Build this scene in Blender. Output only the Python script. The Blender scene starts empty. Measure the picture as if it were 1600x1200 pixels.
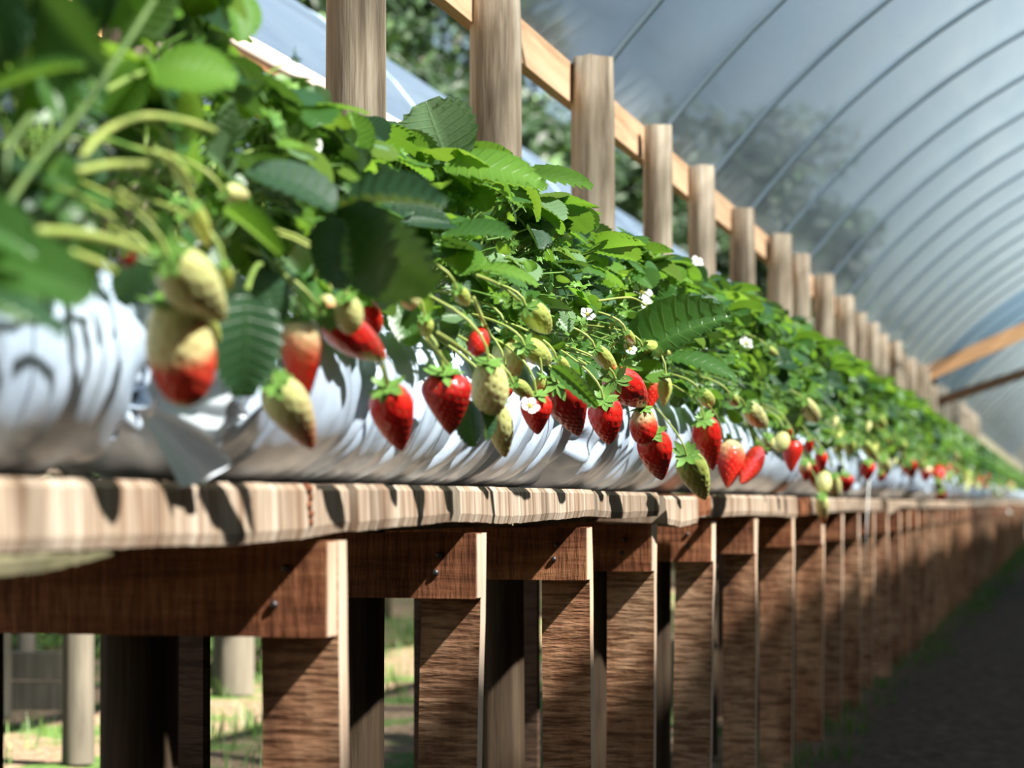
import bpy, math, random
import numpy as np
from mathutils import Vector, Matrix, noise
random.seed(7)
PI = math.pi
C = bpy.context.scene.collection
sc = bpy.context.scene

# ------------------------------------------------------------------ camera, sky, sun, exposure
F = 3600.0                      # focal length in pixels of the 1600 px frame
VX, VY = 1670.0, 785.0          # vanishing point of the row
TH = math.atan((VX - 800) / F)
CT, ST = math.cos(TH), math.sin(TH)
HC = 0.70                       # eye height
cam_d = bpy.data.cameras.new('camera'); cam = bpy.data.objects.new('camera', cam_d); C.objects.link(cam)
cam.location = (0, 0, HC); cam.rotation_euler = (PI/2, 0, TH)
cam_d.sensor_width = 36; cam_d.lens = F/1600*36
cam_d.shift_y = (VY - 600)/1600
cam_d.clip_start = 0.05; cam_d.clip_end = 500
cam_d.dof.use_dof = True; cam_d.dof.focus_distance = 3.25; cam_d.dof.aperture_fstop = 5.6
sc.camera = cam

SUN = Vector((1.0, -0.36, 1.12)).normalized()
w = bpy.data.worlds.new('sky'); sc.world = w; w.use_nodes = True
wn = w.node_tree.nodes; wl = w.node_tree.links
bg = wn['Background']
skt = wn.new('ShaderNodeTexSky'); skt.sky_type = 'NISHITA'; skt.sun_disc = False
skt.sun_elevation = math.asin(SUN.z); skt.sun_rotation = math.atan2(SUN.x, SUN.y)
skt.air_density = 1.3; skt.dust_density = 0.8
wl.new(skt.outputs[0], bg.inputs[0]); bg.inputs[1].default_value = 0.14
sl = bpy.data.lights.new('sun', 'SUN'); sl.energy = 38; sl.angle = math.radians(1.3); sl.color = (1.0, 0.945, 0.86)
so = bpy.data.objects.new('sun', sl); C.objects.link(so); so.rotation_euler = SUN.to_track_quat('Z', 'Y').to_euler(); so.location = (6, -4, 8)
sc.view_settings.view_transform = 'Standard'; sc.view_settings.look = 'None'
sc.view_settings.gamma = 1; sc.view_settings.use_curve_mapping = False
sc.view_settings.exposure = 0.0

# ------------------------------------------------------------------ helpers
def at(px, py, l):
    """world point seen at pixel (px, py) on the plane X = -l"""
    d = F*l/(CT*(VX - px)); r = (px-800)/F*d; u = (VY-py)/F*d
    return Vector((-ST*d + CT*r, CT*d + ST*r, HC + u))
def depth_of(p): return -ST*p.x*1.0 + CT*p.y
def ycoord(inv, l=0.71):
    """inv = 1000/(VX - px) on plane l -> world Y"""
    d = F*l/CT*inv/1000
    return (d - l*ST)/CT
def px_of(p):
    d = -ST*p[0] + CT*p[1]; r = CT*p[0] + ST*p[1]
    return 800 + F*r/d
def tag(o, label=None, cat=None, group=None, kind=None):
    if label: o['label'] = label
    if cat: o['category'] = cat
    if group: o['group'] = group
    if kind: o['kind'] = kind
    return o
def empty(name, loc=(0, 0, 0), rot=(0, 0, 0)):
    o = bpy.data.objects.new(name, None); o.empty_display_size = .05
    o.location = loc; o.rotation_euler = rot; C.objects.link(o); return o
def link(name, me, parent=None, loc=None):
    o = bpy.data.objects.new(name, me); C.objects.link(o)
    if parent: o.parent = parent
    if loc is not None: o.location = loc
    return o
class MB:
    def __init__(s): s.v = []; s.f = []; s.uv = []; s.mi = []; s.cur = 0
    def add(s, vs, fs, uvs=None):
        b = len(s.v); s.v.extend([tuple(p) for p in vs])
        s.f.extend([tuple(b+i for i in f) for f in fs]); s.mi.extend([s.cur]*len(fs))
        if uvs is None: uvs = [(0, 0)]*len(vs)
        s.uv.extend(uvs)
    def box(s, x0, x1, y0, y1, z0, z1):
        s.add([(x0,y0,z0),(x1,y0,z0),(x1,y1,z0),(x0,y1,z0),(x0,y0,z1),(x1,y0,z1),(x1,y1,z1),(x0,y1,z1)],
              [(0,3,2,1),(4,5,6,7),(0,1,5,4),(1,2,6,5),(2,3,7,6),(3,0,4,7)])
    def tube(s, pts, rad, n=6, cap=True):
        pts = [Vector(p) for p in pts]; m = len(pts)
        if not hasattr(rad, '__len__'): rad = [rad]*m
        vs = []; ref = Vector((0.13, 0.37, 0.92))
        for i, p in enumerate(pts):
            t = (pts[min(i+1, m-1)] - pts[max(i-1, 0)])
            if t.length < 1e-9: t = Vector((0, 0, 1))
            t.normalize()
            a = t.cross(ref)
            if a.length < .05: a = t.cross(Vector((1, 0, 0)))
            a.normalize(); b = t.cross(a)
            for k in range(n):
                q = 2*PI*k/n; vs.append(p + (a*math.cos(q) + b*math.sin(q))*rad[i])
        fs = [(i*n+k, i*n+(k+1) % n, (i+1)*n+(k+1) % n, (i+1)*n+k) for i in range(m-1) for k in range(n)]
        if cap: fs += [tuple(range(n-1, -1, -1)), tuple((m-1)*n+k for k in range(n))]
        s.add(vs, fs)
    def mesh(s, name, mats, smooth=True):
        me = bpy.data.meshes.new(name); me.from_pydata(s.v, [], s.f)
        if not isinstance(mats, (list, tuple)): mats = [mats]
        for m in mats: me.materials.append(m)
        me.polygons.foreach_set('material_index', s.mi)
        me.polygons.foreach_set('use_smooth', [smooth]*len(s.f))
        uvl = me.uv_layers.new(name='UVMap')
        li = np.zeros(len(me.loops), dtype=np.int32); me.loops.foreach_get('vertex_index', li)
        uvl.data.foreach_set('uv', np.array(s.uv, dtype=np.float32)[li].ravel())
        me.update(); return me
    def obj(s, name, mats, parent=None, loc=None, smooth=True):
        return link(name, s.mesh(name, mats, smooth), parent, loc)
def bez(a, b, c, n=8):
    a, b, c = Vector(a), Vector(b), Vector(c)
    return [a*(1-t)**2 + b*2*t*(1-t) + c*t*t for t in [i/(n-1) for i in range(n)]]
def copy_tree(o, parent=None):
    c = o.copy(); C.objects.link(c)
    if parent: c.parent = parent
    for ch in [x for x in o.children]: copy_tree(ch, c)
    return c
ORD = ['first','second','third','fourth','fifth','sixth','seventh','eighth','ninth','tenth','eleventh','twelfth','thirteenth',
       'fourteenth','fifteenth','sixteenth','seventeenth','eighteenth','nineteenth','twentieth','twenty-first','twenty-second',
       'twenty-third','twenty-fourth','twenty-fifth','twenty-sixth','twenty-seventh','twenty-eighth','twenty-ninth','thirtieth']

# ------------------------------------------------------------------ materials
def newmat(name):
    m = bpy.data.materials.new(name); m.use_nodes = True
    nt = m.node_tree; return m, nt, nt.nodes['Principled BSDF'], nt.nodes['Material Output']
def N(nt, t, **kw):
    n = nt.nodes.new(t)
    for k, v in kw.items():
        if k in ('loc',): continue
        setattr(n, k, v)
    return n
def ramp(nt, stops, fac=None):
    r = nt.nodes.new('ShaderNodeValToRGB'); e = r.color_ramp.elements
    while len(e) < len(stops): e.new(0.5)
    for i, (p, c) in enumerate(stops):
        e[i].position = p; e[i].color = (*c, 1) if len(c) == 3 else c
    if fac is not None: nt.links.new(fac, r.inputs[0])
    return r
def mapped(nt, scale, coord='Object', rnd=True):
    tc = N(nt, 'ShaderNodeTexCoord'); mp = N(nt, 'ShaderNodeMapping'); mp.inputs['Scale'].default_value = scale
    nt.links.new(tc.outputs[coord], mp.inputs[0])
    if rnd:
        oi = N(nt, 'ShaderNodeObjectInfo'); mul = N(nt, 'ShaderNodeMath', operation='MULTIPLY'); mul.inputs[1].default_value = 37
        nt.links.new(oi.outputs['Random'], mul.inputs[0]); nt.links.new(mul.outputs[0], mp.inputs['Location'])
    return mp.outputs[0]
def noise_tex(nt, vec, scale=5, detail=4, rough=.55, dist=0):
    n = N(nt, 'ShaderNodeTexNoise'); n.inputs['Scale'].default_value = scale; n.inputs['Detail'].default_value = detail
    n.inputs['Roughness'].default_value = rough; n.inputs['Distortion'].default_value = dist
    if vec is not None: nt.links.new(vec, n.inputs['Vector'])
    return n.outputs['Fac']
def mixc(nt, fac, a, b, mode='MIX'):
    m = N(nt, 'ShaderNodeMix', data_type='RGBA', blend_type=mode)
    for sock, v in ((m.inputs[0], fac), (m.inputs[6], a), (m.inputs[7], b)):
        if hasattr(v, 'links') or hasattr(v, 'is_linked'): nt.links.new(v, sock)
        elif isinstance(v, (int, float)): sock.default_value = v
        else: sock.default_value = (*v, 1)
    return m.outputs[2]
def bump(nt, h, strength, dist=.01):
    b = N(nt, 'ShaderNodeBump'); b.inputs['Strength'].default_value = strength; b.inputs['Distance'].default_value = dist
    nt.links.new(h, b.inputs['Height']); return b.outputs[0]

def wood(name, cols, scale, sawscale=None, rough=.8, bs=.5, sawcol=(.25,.16,.1), sawamt=.5, tint=.35, mid=(1,.86,.74)):
    m, nt, p, out = newmat(name)
    v = mapped(nt, scale)
    g = noise_tex(nt, v, 1.0, 6, .65, .3)
    col = ramp(nt, cols, g).outputs[0]
    h = g
    if sawscale:
        v2 = mapped(nt, sawscale)
        s = noise_tex(nt, v2, 1.0, 3, .7)
        r2 = ramp(nt, [(.40, (1,1,1)), (.56, (0,0,0))], s)
        f = N(nt, 'ShaderNodeMath', operation='MULTIPLY'); f.inputs[1].default_value = sawamt
        nt.links.new(r2.outputs[0], f.inputs[0])
        col = mixc(nt, f.outputs[0], col, sawcol, 'MULTIPLY')
        a = N(nt, 'ShaderNodeMath', operation='ADD'); nt.links.new(g, a.inputs[0]); nt.links.new(s, a.inputs[1]); h = a.outputs[0]
    oi = N(nt, 'ShaderNodeObjectInfo')
    tr = ramp(nt, [(0, (1-tint, 1-tint*1.05, 1-tint*1.1)), (.5, mid), (1, (1, 1, 1))], oi.outputs['Random'])
    col = mixc(nt, .7, col, tr.outputs[0], 'MULTIPLY')
    nt.links.new(col, p.inputs['Base Color']); p.inputs['Roughness'].default_value = rough
    p.inputs['Specular IOR Level'].default_value = .25
    nt.links.new(bump(nt, h, bs, .006), p.inputs['Normal'])
    return m
M = {}
M['leg'] = wood('sawn_leg_wood', [(.24, (.11,.055,.03)), (.42, (.38,.19,.105)), (.58, (.58,.35,.21)), (.85, (.74,.52,.35))], (9, 9, 3.2), (14, 14, 120), bs=.7, sawamt=.75)
M['beam'] = wood('red_beam_wood', [(.25, (.07,.026,.013)), (.5, (.32,.125,.06)), (.78, (.56,.28,.14))], (3, 20, 30), (110, 20, 12), bs=.5, sawamt=.5)
M['plank'] = wood('pale_plank_wood', [(.24, (.16,.09,.055)), (.40, (.42,.31,.22)), (.56, (.62,.51,.40)), (.85, (.76,.68,.57))], (10, 26, 1.6), (10, 90, 3), bs=.8, sawcol=(.45,.33,.25), sawamt=.75, tint=.34, mid=(.97,.93,.88))
M['post'] = wood('weathered_post_wood', [(.28, (.075,.055,.038)), (.43, (.24,.195,.14)), (.6, (.385,.335,.26)), (.85, (.50,.455,.375))], (26, 26, 1.6), (40, 40, 2.5), bs=.6, sawcol=(.45,.36,.28), sawamt=.45, tint=.2, mid=(.95,.95,.92))
M['rail'] = wood('orange_rail_wood', [(.2, (.34,.19,.10)), (.5, (.62,.43,.28)), (.8, (.72,.55,.39))], (20, 1.6, 20), bs=.3, tint=.05)
M['orange'] = wood('fresh_rafter_wood', [(.2, (.62,.33,.15)), (.8, (.82,.50,.27))], (3, 20, 20), bs=.2, tint=.05)
M['brown'] = wood('dark_rafter_wood', [(.2, (.20,.12,.08)), (.8, (.36,.23,.15))], (3, 20, 20), bs=.2, tint=.05)
M['endgrain'] = wood('cut_end_wood', [(.3, (.60,.42,.30)), (.7, (.80,.65,.50))], (60, 60, 6), bs=.4, tint=.05)
M['oldboard'] = wood('mossy_board_wood', [(.25, (.10,.09,.045)), (.5, (.24,.23,.13)), (.8, (.36,.33,.22))], (4, 12, 20), bs=.5, tint=.1)

# under-bench shade painted into the posts: colour darkened below bench height
m = M['post'].copy(); m.name = 'shade_painted_post_wood'; nt = m.node_tree; p = nt.nodes['Principled BSDF']; src = p.inputs['Base Color'].links[0].from_socket
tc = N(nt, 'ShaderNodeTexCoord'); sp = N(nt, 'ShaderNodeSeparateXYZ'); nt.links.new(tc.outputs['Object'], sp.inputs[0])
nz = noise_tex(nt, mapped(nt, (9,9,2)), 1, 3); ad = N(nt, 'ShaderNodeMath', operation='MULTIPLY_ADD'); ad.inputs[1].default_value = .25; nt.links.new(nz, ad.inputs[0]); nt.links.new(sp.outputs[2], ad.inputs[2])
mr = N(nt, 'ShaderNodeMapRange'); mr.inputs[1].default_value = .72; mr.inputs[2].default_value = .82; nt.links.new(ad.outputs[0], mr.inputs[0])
dk = mixc(nt, 1.0, src, (.22,.17,.13), 'MULTIPLY'); nt.links.new(mixc(nt, mr.outputs[0], dk, src), p.inputs['Base Color']); M['postshade'] = m
M['rear'] = wood('shade_painted_leg_wood', [(.2, (.035,.022,.014)), (.5, (.09,.055,.034)), (.85, (.16,.10,.065))], (9, 9, 3.2), (14, 14, 120), bs=.6, sawamt=.6)  # leg wood with the shade under the bench put into its colour
M['greypost'] = wood('grey_row_post_wood', [(.25, (.03,.025,.018)), (.5, (.085,.075,.055)), (.8, (.15,.13,.10))], (26, 26, 1.6), bs=.5, tint=.1, mid=(1,1,1))
m, nt, p, out = newmat('nail_metal'); p.inputs['Base Color'].default_value = (.12,.11,.11,1); p.inputs['Metallic'].default_value = .8; p.inputs['Roughness'].default_value = .45; M['nail'] = m
m, nt, p, out = newmat('white_pipe'); p.inputs['Base Color'].default_value = (.55,.45,.39,1); p.inputs['Roughness'].default_value = .4; M['pipe'] = m
m, nt, p, out = newmat('galvanised_hoop'); p.inputs['Base Color'].default_value = (.22,.30,.36,1); p.inputs['Metallic'].default_value = .1; p.inputs['Roughness'].default_value = .5; M['hoop'] = m

# leaves
def leafmat(name, dark, light, trans, rough=.38, tw=.32, spec=.5):
    m, nt, p, out = newmat(name)
    geo = N(nt, 'ShaderNodeNewGeometry')
    r = ramp(nt, [(0, dark), (.5, tuple((a+b)/2 for a, b in zip(dark, light))), (1, light)], geo.outputs['Random Per Island'])
    uv = N(nt, 'ShaderNodeTexCoord'); sep = N(nt, 'ShaderNodeSeparateXYZ'); nt.links.new(uv.outputs['UV'], sep.inputs[0])
    # uv.x = distance from midrib (0..1), uv.y = vein phase (9 veins to a side)
    wv = N(nt, 'ShaderNodeMath', operation='MULTIPLY'); wv.inputs[1].default_value = 2*PI; nt.links.new(sep.outputs[1], wv.inputs[0])
    cs = N(nt, 'ShaderNodeMath', operation='COSINE'); nt.links.new(wv.outputs[0], cs.inputs[0])
    vr = ramp(nt, [(.0, (0,0,0)), (.80, (0,0,0)), (1.0, (1,1,1))], cs.outputs[0])
    mr = ramp(nt, [(0, (1,1,1)), (.055, (0,0,0))], sep.outputs[0])
    mx = N(nt, 'ShaderNodeMath', operation='MAXIMUM'); nt.links.new(vr.outputs[0], mx.inputs[0]); nt.links.new(mr.outputs[0], mx.inputs[1])
    mf = N(nt, 'ShaderNodeMath', operation='MULTIPLY'); mf.inputs[1].default_value = .13; nt.links.new(mx.outputs[0], mf.inputs[0])
    col = mixc(nt, mf.outputs[0], r.outputs[0], (.26,.38,.12))
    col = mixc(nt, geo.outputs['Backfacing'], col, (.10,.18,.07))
    nt.links.new(col, p.inputs['Base Color']); p.inputs['Roughness'].default_value = rough
    p.inputs['Specular IOR Level'].default_value = spec
    tc = mapped(nt, (1,1,1), rnd=False)
    nz = noise_tex(nt, tc, 260, 3, .6)
    nb = N(nt, 'ShaderNodeMath', operation='ADD'); nt.links.new(nz, nb.inputs[0]); nt.links.new(mx.outputs[0], nb.inputs[1])
    nt.links.new(bump(nt, nb.outputs[0], .45, .0012), p.inputs['Normal'])
    tl = N(nt, 'ShaderNodeBsdfTranslucent')
    tcol = mixc(nt, geo.outputs['Random Per Island'], tuple(c*.8 for c in trans), trans); nt.links.new(tcol, tl.inputs[0])
    ms = N(nt, 'ShaderNodeMixShader'); ms.inputs[0].default_value = tw
    nt.links.new(p.outputs[0], ms.inputs[1]); nt.links.new(tl.outputs[0], ms.inputs[2]); nt.links.new(ms.outputs[0], out.inputs[0])
    return m
M['leaf'] = leafmat('strawberry_leaf', (.022,.082,.026), (.075,.19,.034), (.28,.56,.04), rough=.30, tw=.36, spec=.7)
M['leaf_dark'] = leafmat('dark_strawberry_leaf', (.022,.062,.028), (.035,.10,.04), (.14,.30,.03), tw=.22)
M['leaf_bright'] = leafmat('young_strawberry_leaf', (.10,.24,.03), (.17,.34,.045), (.36,.62,.05), tw=.42)
M['leaf_pale'] = leafmat('pale_strawberry_leaf', (.12,.22,.10), (.20,.33,.16), (.30,.50,.08), rough=.32, spec=.7)
M['treeleaf'] = leafmat('tree_leaf', (.005,.014,.006), (.022,.048,.016), (.03,.06,.01), rough=.5, tw=.2, spec=.3)
M['grass'] = leafmat('grass_blade', (.035,.08,.018), (.11,.18,.04), (.16,.28,.03), rough=.5, spec=.3)
def simple(name, a, b, sc_=40, rough=.5, spec=.5, bs=0, sss=0, tr=None):
    m, nt, p, out = newmat(name)
    v = mapped(nt, (1,1,1)); n = noise_tex(nt, v, sc_, 3)
    r = ramp(nt, [(.3, a), (.7, b)], n); nt.links.new(r.outputs[0], p.inputs['Base Color'])
    p.inputs['Roughness'].default_value = rough; p.inputs['Specular IOR Level'].default_value = spec
    if bs: nt.links.new(bump(nt, n, bs, .003), p.inputs['Normal'])
    if sss: p.inputs['Subsurface Weight'].default_value = sss; p.inputs['Subsurface Radius'].default_value = (.01,.006,.003); p.inputs['Subsurface Scale'].default_value = .5
    return m
M['stalk'] = simple('leaf_stalk', (.16,.26,.05), (.28,.38,.08), 30, .5)
M['fruitstalk'] = simple('fruit_stalk', (.27,.36,.07), (.42,.47,.12), 30, .5)
M['darkstalk'] = simple('dark_leaf_stalk', (.07,.13,.03), (.13,.20,.05), 30, .5)
M['calyx'] = simple('calyx_green', (.09,.22,.04), (.22,.40,.07), 30, .5)
M['petal'] = simple('white_petal', (.82,.82,.78), (.9,.9,.88), 20, .6)
M['centre'] = simple('flower_centre', (.65,.55,.08), (.5,.5,.1), 60, .7)
M['seed'] = simple('seed_yellow', (.70,.52,.18), (.62,.40,.12), 30, .45)
M['seedgreen'] = simple('seed_green', (.42,.40,.14), (.55,.50,.22), 30, .45)
M['bark'] = simple('tree_bark', (.10,.075,.055), (.20,.16,.13), 8, .9, .2, .6)

def berrymat(name, stops, rough=.28, noiseamt=.12):
    """colour runs from the cap (0) to the tip (1) of the fruit"""
    m, nt, p, out = newmat(name)
    tc = N(nt, 'ShaderNodeTexCoord'); sep = N(nt, 'ShaderNodeSeparateXYZ'); nt.links.new(tc.outputs['Object'], sep.inputs[0])
    neg = N(nt, 'ShaderNodeMath', operation='MULTIPLY'); neg.inputs[1].default_value = -1; nt.links.new(sep.outputs[2], neg.inputs[0])
    oi = N(nt, 'ShaderNodeObjectInfo'); ad = N(nt, 'ShaderNodeVectorMath', operation='ADD')
    nt.links.new(tc.outputs['Object'], ad.inputs[0]); nt.links.new(oi.outputs['Location'], ad.inputs[1])
    nz = noise_tex(nt, ad.outputs[0], 2.2, 2)
    sb = N(nt, 'ShaderNodeMath', operation='MULTIPLY_ADD'); sb.inputs[1].default_value = noiseamt*4; sb.inputs[2].default_value = -noiseamt*2
    nt.links.new(nz, sb.inputs[0])
    a = N(nt, 'ShaderNodeMath', operation='ADD'); nt.links.new(neg.outputs[0], a.inputs[0]); nt.links.new(sb.outputs[0], a.inputs[1])
    r = ramp(nt, stops, a.outputs[0]); nt.links.new(r.outputs[0], p.inputs['Base Color'])
    p.inputs['Roughness'].default_value = rough; p.inputs['Specular IOR Level'].default_value = .5
    p.inputs['Subsurface Weight'].default_value = .45; p.inputs['Subsurface Radius'].default_value = (1.0,.35,.15); p.inputs['Subsurface Scale'].default_value = .012
    return m
RED = (.62,.018,.012); DRED = (.34,.010,.008); PALE = (.66,.62,.27); GRN = (.44,.50,.13)
BM = {
 'red': berrymat('ripe_red_fruit', [(.0, (.66,.06,.03)), (.12, RED), (1, (.50,.012,.01))]),
 'dark': berrymat('deep_red_fruit', [(.0, (.50,.03,.02)), (.2, (.45,.012,.01)), (1, DRED)]),
 'shoulder': berrymat('pale_shouldered_fruit', [(.05, (.66,.55,.30)), (.32, (.66,.12,.06)), (.5, RED), (1, (.50,.015,.01))]),
 'half': berrymat('half_ripe_fruit', [(.0, PALE), (.42, (.66,.55,.26)), (.56, (.60,.06,.03)), (.86, (.55,.03,.02)), (.97, (.55,.42,.15))], noiseamt=.06),
 'blush': berrymat('blushing_fruit', [(.0, (.58,.62,.24)), (.4, (.68,.58,.28)), (.7, (.72,.32,.14)), (1, (.70,.30,.13))]),
 'pale': berrymat('pale_unripe_fruit', [(.0, (.56,.58,.22)), (.5, (.66,.64,.28)), (1, (.60,.60,.24))], rough=.38),
 'green': berrymat('green_unripe_fruit', [(.0, (.36,.44,.10)), (.5, (.46,.52,.13)), (1, (.52,.53,.16))], rough=.4),
}
# plastics
def filmmat(name, tcol, mixes, streak=(3, .35, 3), a=(.5,.6,.68), b=(.7,.78,.84)):
    """thin polythene: part of the light passes straight through, part scatters in the sheet"""
    m, nt, p, out = newmat(name)
    v = mapped(nt, streak, rnd=False)
    n = noise_tex(nt, v, 1.6, 5, .6, .6)
    col = ramp(nt, [(.3, a), (.7, b)], n).outputs[0]
    tr = N(nt, 'ShaderNodeBsdfTransparent'); tr.inputs[0].default_value = (*tcol, 1)
    tl = N(nt, 'ShaderNodeBsdfTranslucent'); nt.links.new(col, tl.inputs[0])
    df = N(nt, 'ShaderNodeBsdfDiffuse'); nt.links.new(col, df.inputs[0])
    gl = N(nt, 'ShaderNodeBsdfGlossy'); gl.inputs['Roughness'].default_value = .25
    bn = bump(nt, n, .35, .05); nt.links.new(bn, gl.inputs['Normal'])
    m1 = N(nt, 'ShaderNodeMixShader'); m1.inputs[0].default_value = .5; nt.links.new(tl.outputs[0], m1.inputs[1]); nt.links.new(df.outputs[0], m1.inputs[2])
    m2 = N(nt, 'ShaderNodeMixShader'); m2.inputs[0].default_value = mixes[1]; nt.links.new(m1.outputs[0], m2.inputs[1]); nt.links.new(gl.outputs[0], m2.inputs[2])
    m3 = N(nt, 'ShaderNodeMixShader'); nt.links.new(tr.outputs[0], m3.inputs[1]); nt.links.new(m2.outputs[0], m3.inputs[2])
    fr = ramp(nt, [(.25, (mixes[0]-.10,)*3), (.75, (mixes[0]+.10,)*3)], n); nt.links.new(fr.outputs[0], m3.inputs[0])
    nt.links.new(m3.outputs[0], out.inputs[0])
    return m
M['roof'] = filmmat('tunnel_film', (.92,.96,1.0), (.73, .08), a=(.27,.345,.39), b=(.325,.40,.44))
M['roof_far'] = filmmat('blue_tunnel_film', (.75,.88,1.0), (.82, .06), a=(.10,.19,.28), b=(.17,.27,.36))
M['sidefilm'] = filmmat('white_film', (.9,.95,1.0), (.80, .1), a=(.07,.105,.15), b=(.105,.145,.195))
m, nt, p, out = newmat('added_shade_net'); v = mapped(nt, (1,1,1), rnd=False)
r = ramp(nt, [(.4, (.012,.03,.02)), (.6, (.03,.06,.035))], noise_tex(nt, v, 6, 2)); nt.links.new(r.outputs[0], p.inputs['Base Color']); p.inputs['Roughness'].default_value = .8; M['net'] = m  # opaque dark sheet for the added light-blocking nets
m, nt, p, out = newmat('grow_bag_plastic')
v = mapped(nt, (1,1,1)); n1 = noise_tex(nt, v, 9, 4); col = ramp(nt, [(.3, (.47,.58,.72)), (.7, (.57,.67,.79))], n1).outputs[0]
# soil stains creep up from the seam the bag lies on
tc = N(nt, 'ShaderNodeTexCoord'); sp = N(nt, 'ShaderNodeSeparateXYZ'); nt.links.new(tc.outputs['Object'], sp.inputs[0])
mp = N(nt, 'ShaderNodeMapRange'); mp.inputs[1].default_value = .055; mp.inputs[2].default_value = 0.0; mp.inputs[3].default_value = 0; mp.inputs[4].default_value = 1; nt.links.new(sp.outputs[2], mp.inputs[0])
n2 = noise_tex(nt, v, 4, 3); st = N(nt, 'ShaderNodeMath', operation='MULTIPLY'); nt.links.new(mp.outputs[0], st.inputs[0]); rr = ramp(nt, [(.52,(0,0,0)),(.70,(.6,.6,.6))], n2); nt.links.new(rr.outputs[0], st.inputs[1])
col = mixc(nt, st.outputs[0], col, (.38,.27,.16)); nt.links.new(col, p.inputs['Base Color'])
p.inputs['Roughness'].default_value = .33; p.inputs['Specular IOR Level'].default_value = .5
v3 = mapped(nt, (14, 70, 14)); nt.links.new(bump(nt, noise_tex(nt, v3, 1, 4, .6, .4), .3, .004), p.inputs['Normal']); M['bag'] = m
m = M['bag'].copy(); m.name = 'clean_grow_bag_plastic'; nt = m.node_tree
for n_ in nt.nodes:
    if n_.type == 'MAP_RANGE': n_.inputs[4].default_value = .12
M['bagclean'] = m
M['frill'] = simple('clean_bag_plastic', (.70,.76,.82), (.80,.84,.88), 20, .35)
# ground
m, nt, p, out = newmat('ground_soil')
tc = N(nt, 'ShaderNodeTexCoord'); sp = N(nt, 'ShaderNodeSeparateXYZ'); nt.links.new(tc.outputs['Object'], sp.inputs[0])
v = tc.outputs['Object']
na = noise_tex(nt, v, 22, 6, .7); nb_ = noise_tex(nt, v, 2.2, 4, .6); nc = noise_tex(nt, v, 60, 3, .7)
soil = ramp(nt, [(.35, (.030,.022,.017)), (.55, (.075,.055,.043)), (.75, (.14,.105,.08))], na).outputs[0]
straw = ramp(nt, [(.30, (.05,.032,.02)), (.5, (.16,.11,.07)), (.7, (.30,.23,.16))], nc).outputs[0]
green = ramp(nt, [(.3, (.03,.06,.015)), (.7, (.09,.15,.035))], na).outputs[0]
gmask = ramp(nt, [(.50, (0,0,0)), (.58, (1,1,1))], nb_).outputs[0]
left = mixc(nt, gmask, straw, green)
ax = N(nt, 'ShaderNodeMath', operation='MULTIPLY_ADD'); nt.links.new(nb_, ax.inputs[0]); ax.inputs[1].default_value = .5; nt.links.new(sp.outputs[0], ax.inputs[2])
pm = N(nt, 'ShaderNodeMapRange'); pm.inputs[1].default_value = -.75; pm.inputs[2].default_value = -.35; nt.links.new(ax.outputs[0], pm.inputs[0])
col = mixc(nt, pm.outputs[0], left, soil); nt.links.new(col, p.inputs['Base Color']); p.inputs['Roughness'].default_value = .95; p.inputs['Specular IOR Level'].default_value = .1
nt.links.new(bump(nt, na, .8, .03), p.inputs['Normal']); M['ground'] = m

# ------------------------------------------------------------------ ground
g = MB(); nx, ny = 90, 160
xs = [-60 + 80*(i/nx) if False else (-40*(1-i/30)**2 - 3 if i < 30 else -3 + 7*((i-30)/(nx-30))) for i in range(nx+1)]
ys = [-6 + 106*(j/ny)**1.8 for j in range(ny+1)]
vs = []
for y in ys:
    for x in xs:
        vs.append((x, y, .018*(noise.noise(Vector((x*2.2, y*2.2, 0)))) + .012*noise.noise(Vector((x*9, y*9, 3))) - .008))
g.add(vs, [(j*(nx+1)+i, j*(nx+1)+i+1, (j+1)*(nx+1)+i+1, (j+1)*(nx+1)+i) for j in range(ny) for i in range(nx)])
tag(g.obj('ground', M['ground']), kind='structure', label='bare soil path and straw strewn ground under the benches', cat='ground')

# grass: nobody could count the blades
def grass(name, spots, label):
    b = MB()
    for (x, y, n, h, rad) in spots:
        for k in range(n):
            a = random.uniform(0, 2*PI); r = rad*math.sqrt(random.random()); bx, by = x + r*math.cos(a), y + r*math.sin(a)
            hh = h*random.uniform(.5, 1.2); la = random.uniform(0, 2*PI); ln = hh*random.uniform(.2, .8); wd = random.uniform(.001, .0025)*(1+h*4)
            dx, dy = math.cos(la), math.sin(la)
            b.add([(bx - dy*wd, by + dx*wd, -.01), (bx + dy*wd, by - dx*wd, -.01), (bx + dx*ln*.4 + dy*wd*.8, by + dy*ln*.4 - dx*wd*.8, hh*.6),
                   (bx + dx*ln*.4 - dy*wd*.8, by + dy*ln*.4 + dx*wd*.8, hh*.6), (bx + dx*ln, by + dy*ln, hh)], [(0, 1, 2, 3), (3, 2, 4)], [(.5, .3)]*5)
    tag(b.obj(name, M['grass']), label, 'grass', kind='stuff')
sp_ = []
for i in range(240):                                   # strip along the bench foot
    y = 4.5 + 34*(i/240)**1.25 + random.uniform(-.2, .2)
    wd = .03 + .012*y
    sp_.append((-.72 + random.uniform(-.16, wd*.8), y, 22, random.uniform(.015, .04) + .0015*y, .09))
grass('grass', sp_, 'green grass growing along the foot of the bench beside the dark path')
sp_ = []
for i in range(420):
    x = -random.uniform(1.2, 4.8); y = random.uniform(3.5, 15)
    if noise.noise(Vector((x*.9, y*.9, 5))) < -.02: continue
    sp_.append((x, y, 26, random.uniform(.03, .09), .14))
grass('grass', sp_, 'low green weeds among the straw under and behind the bench')

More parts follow.
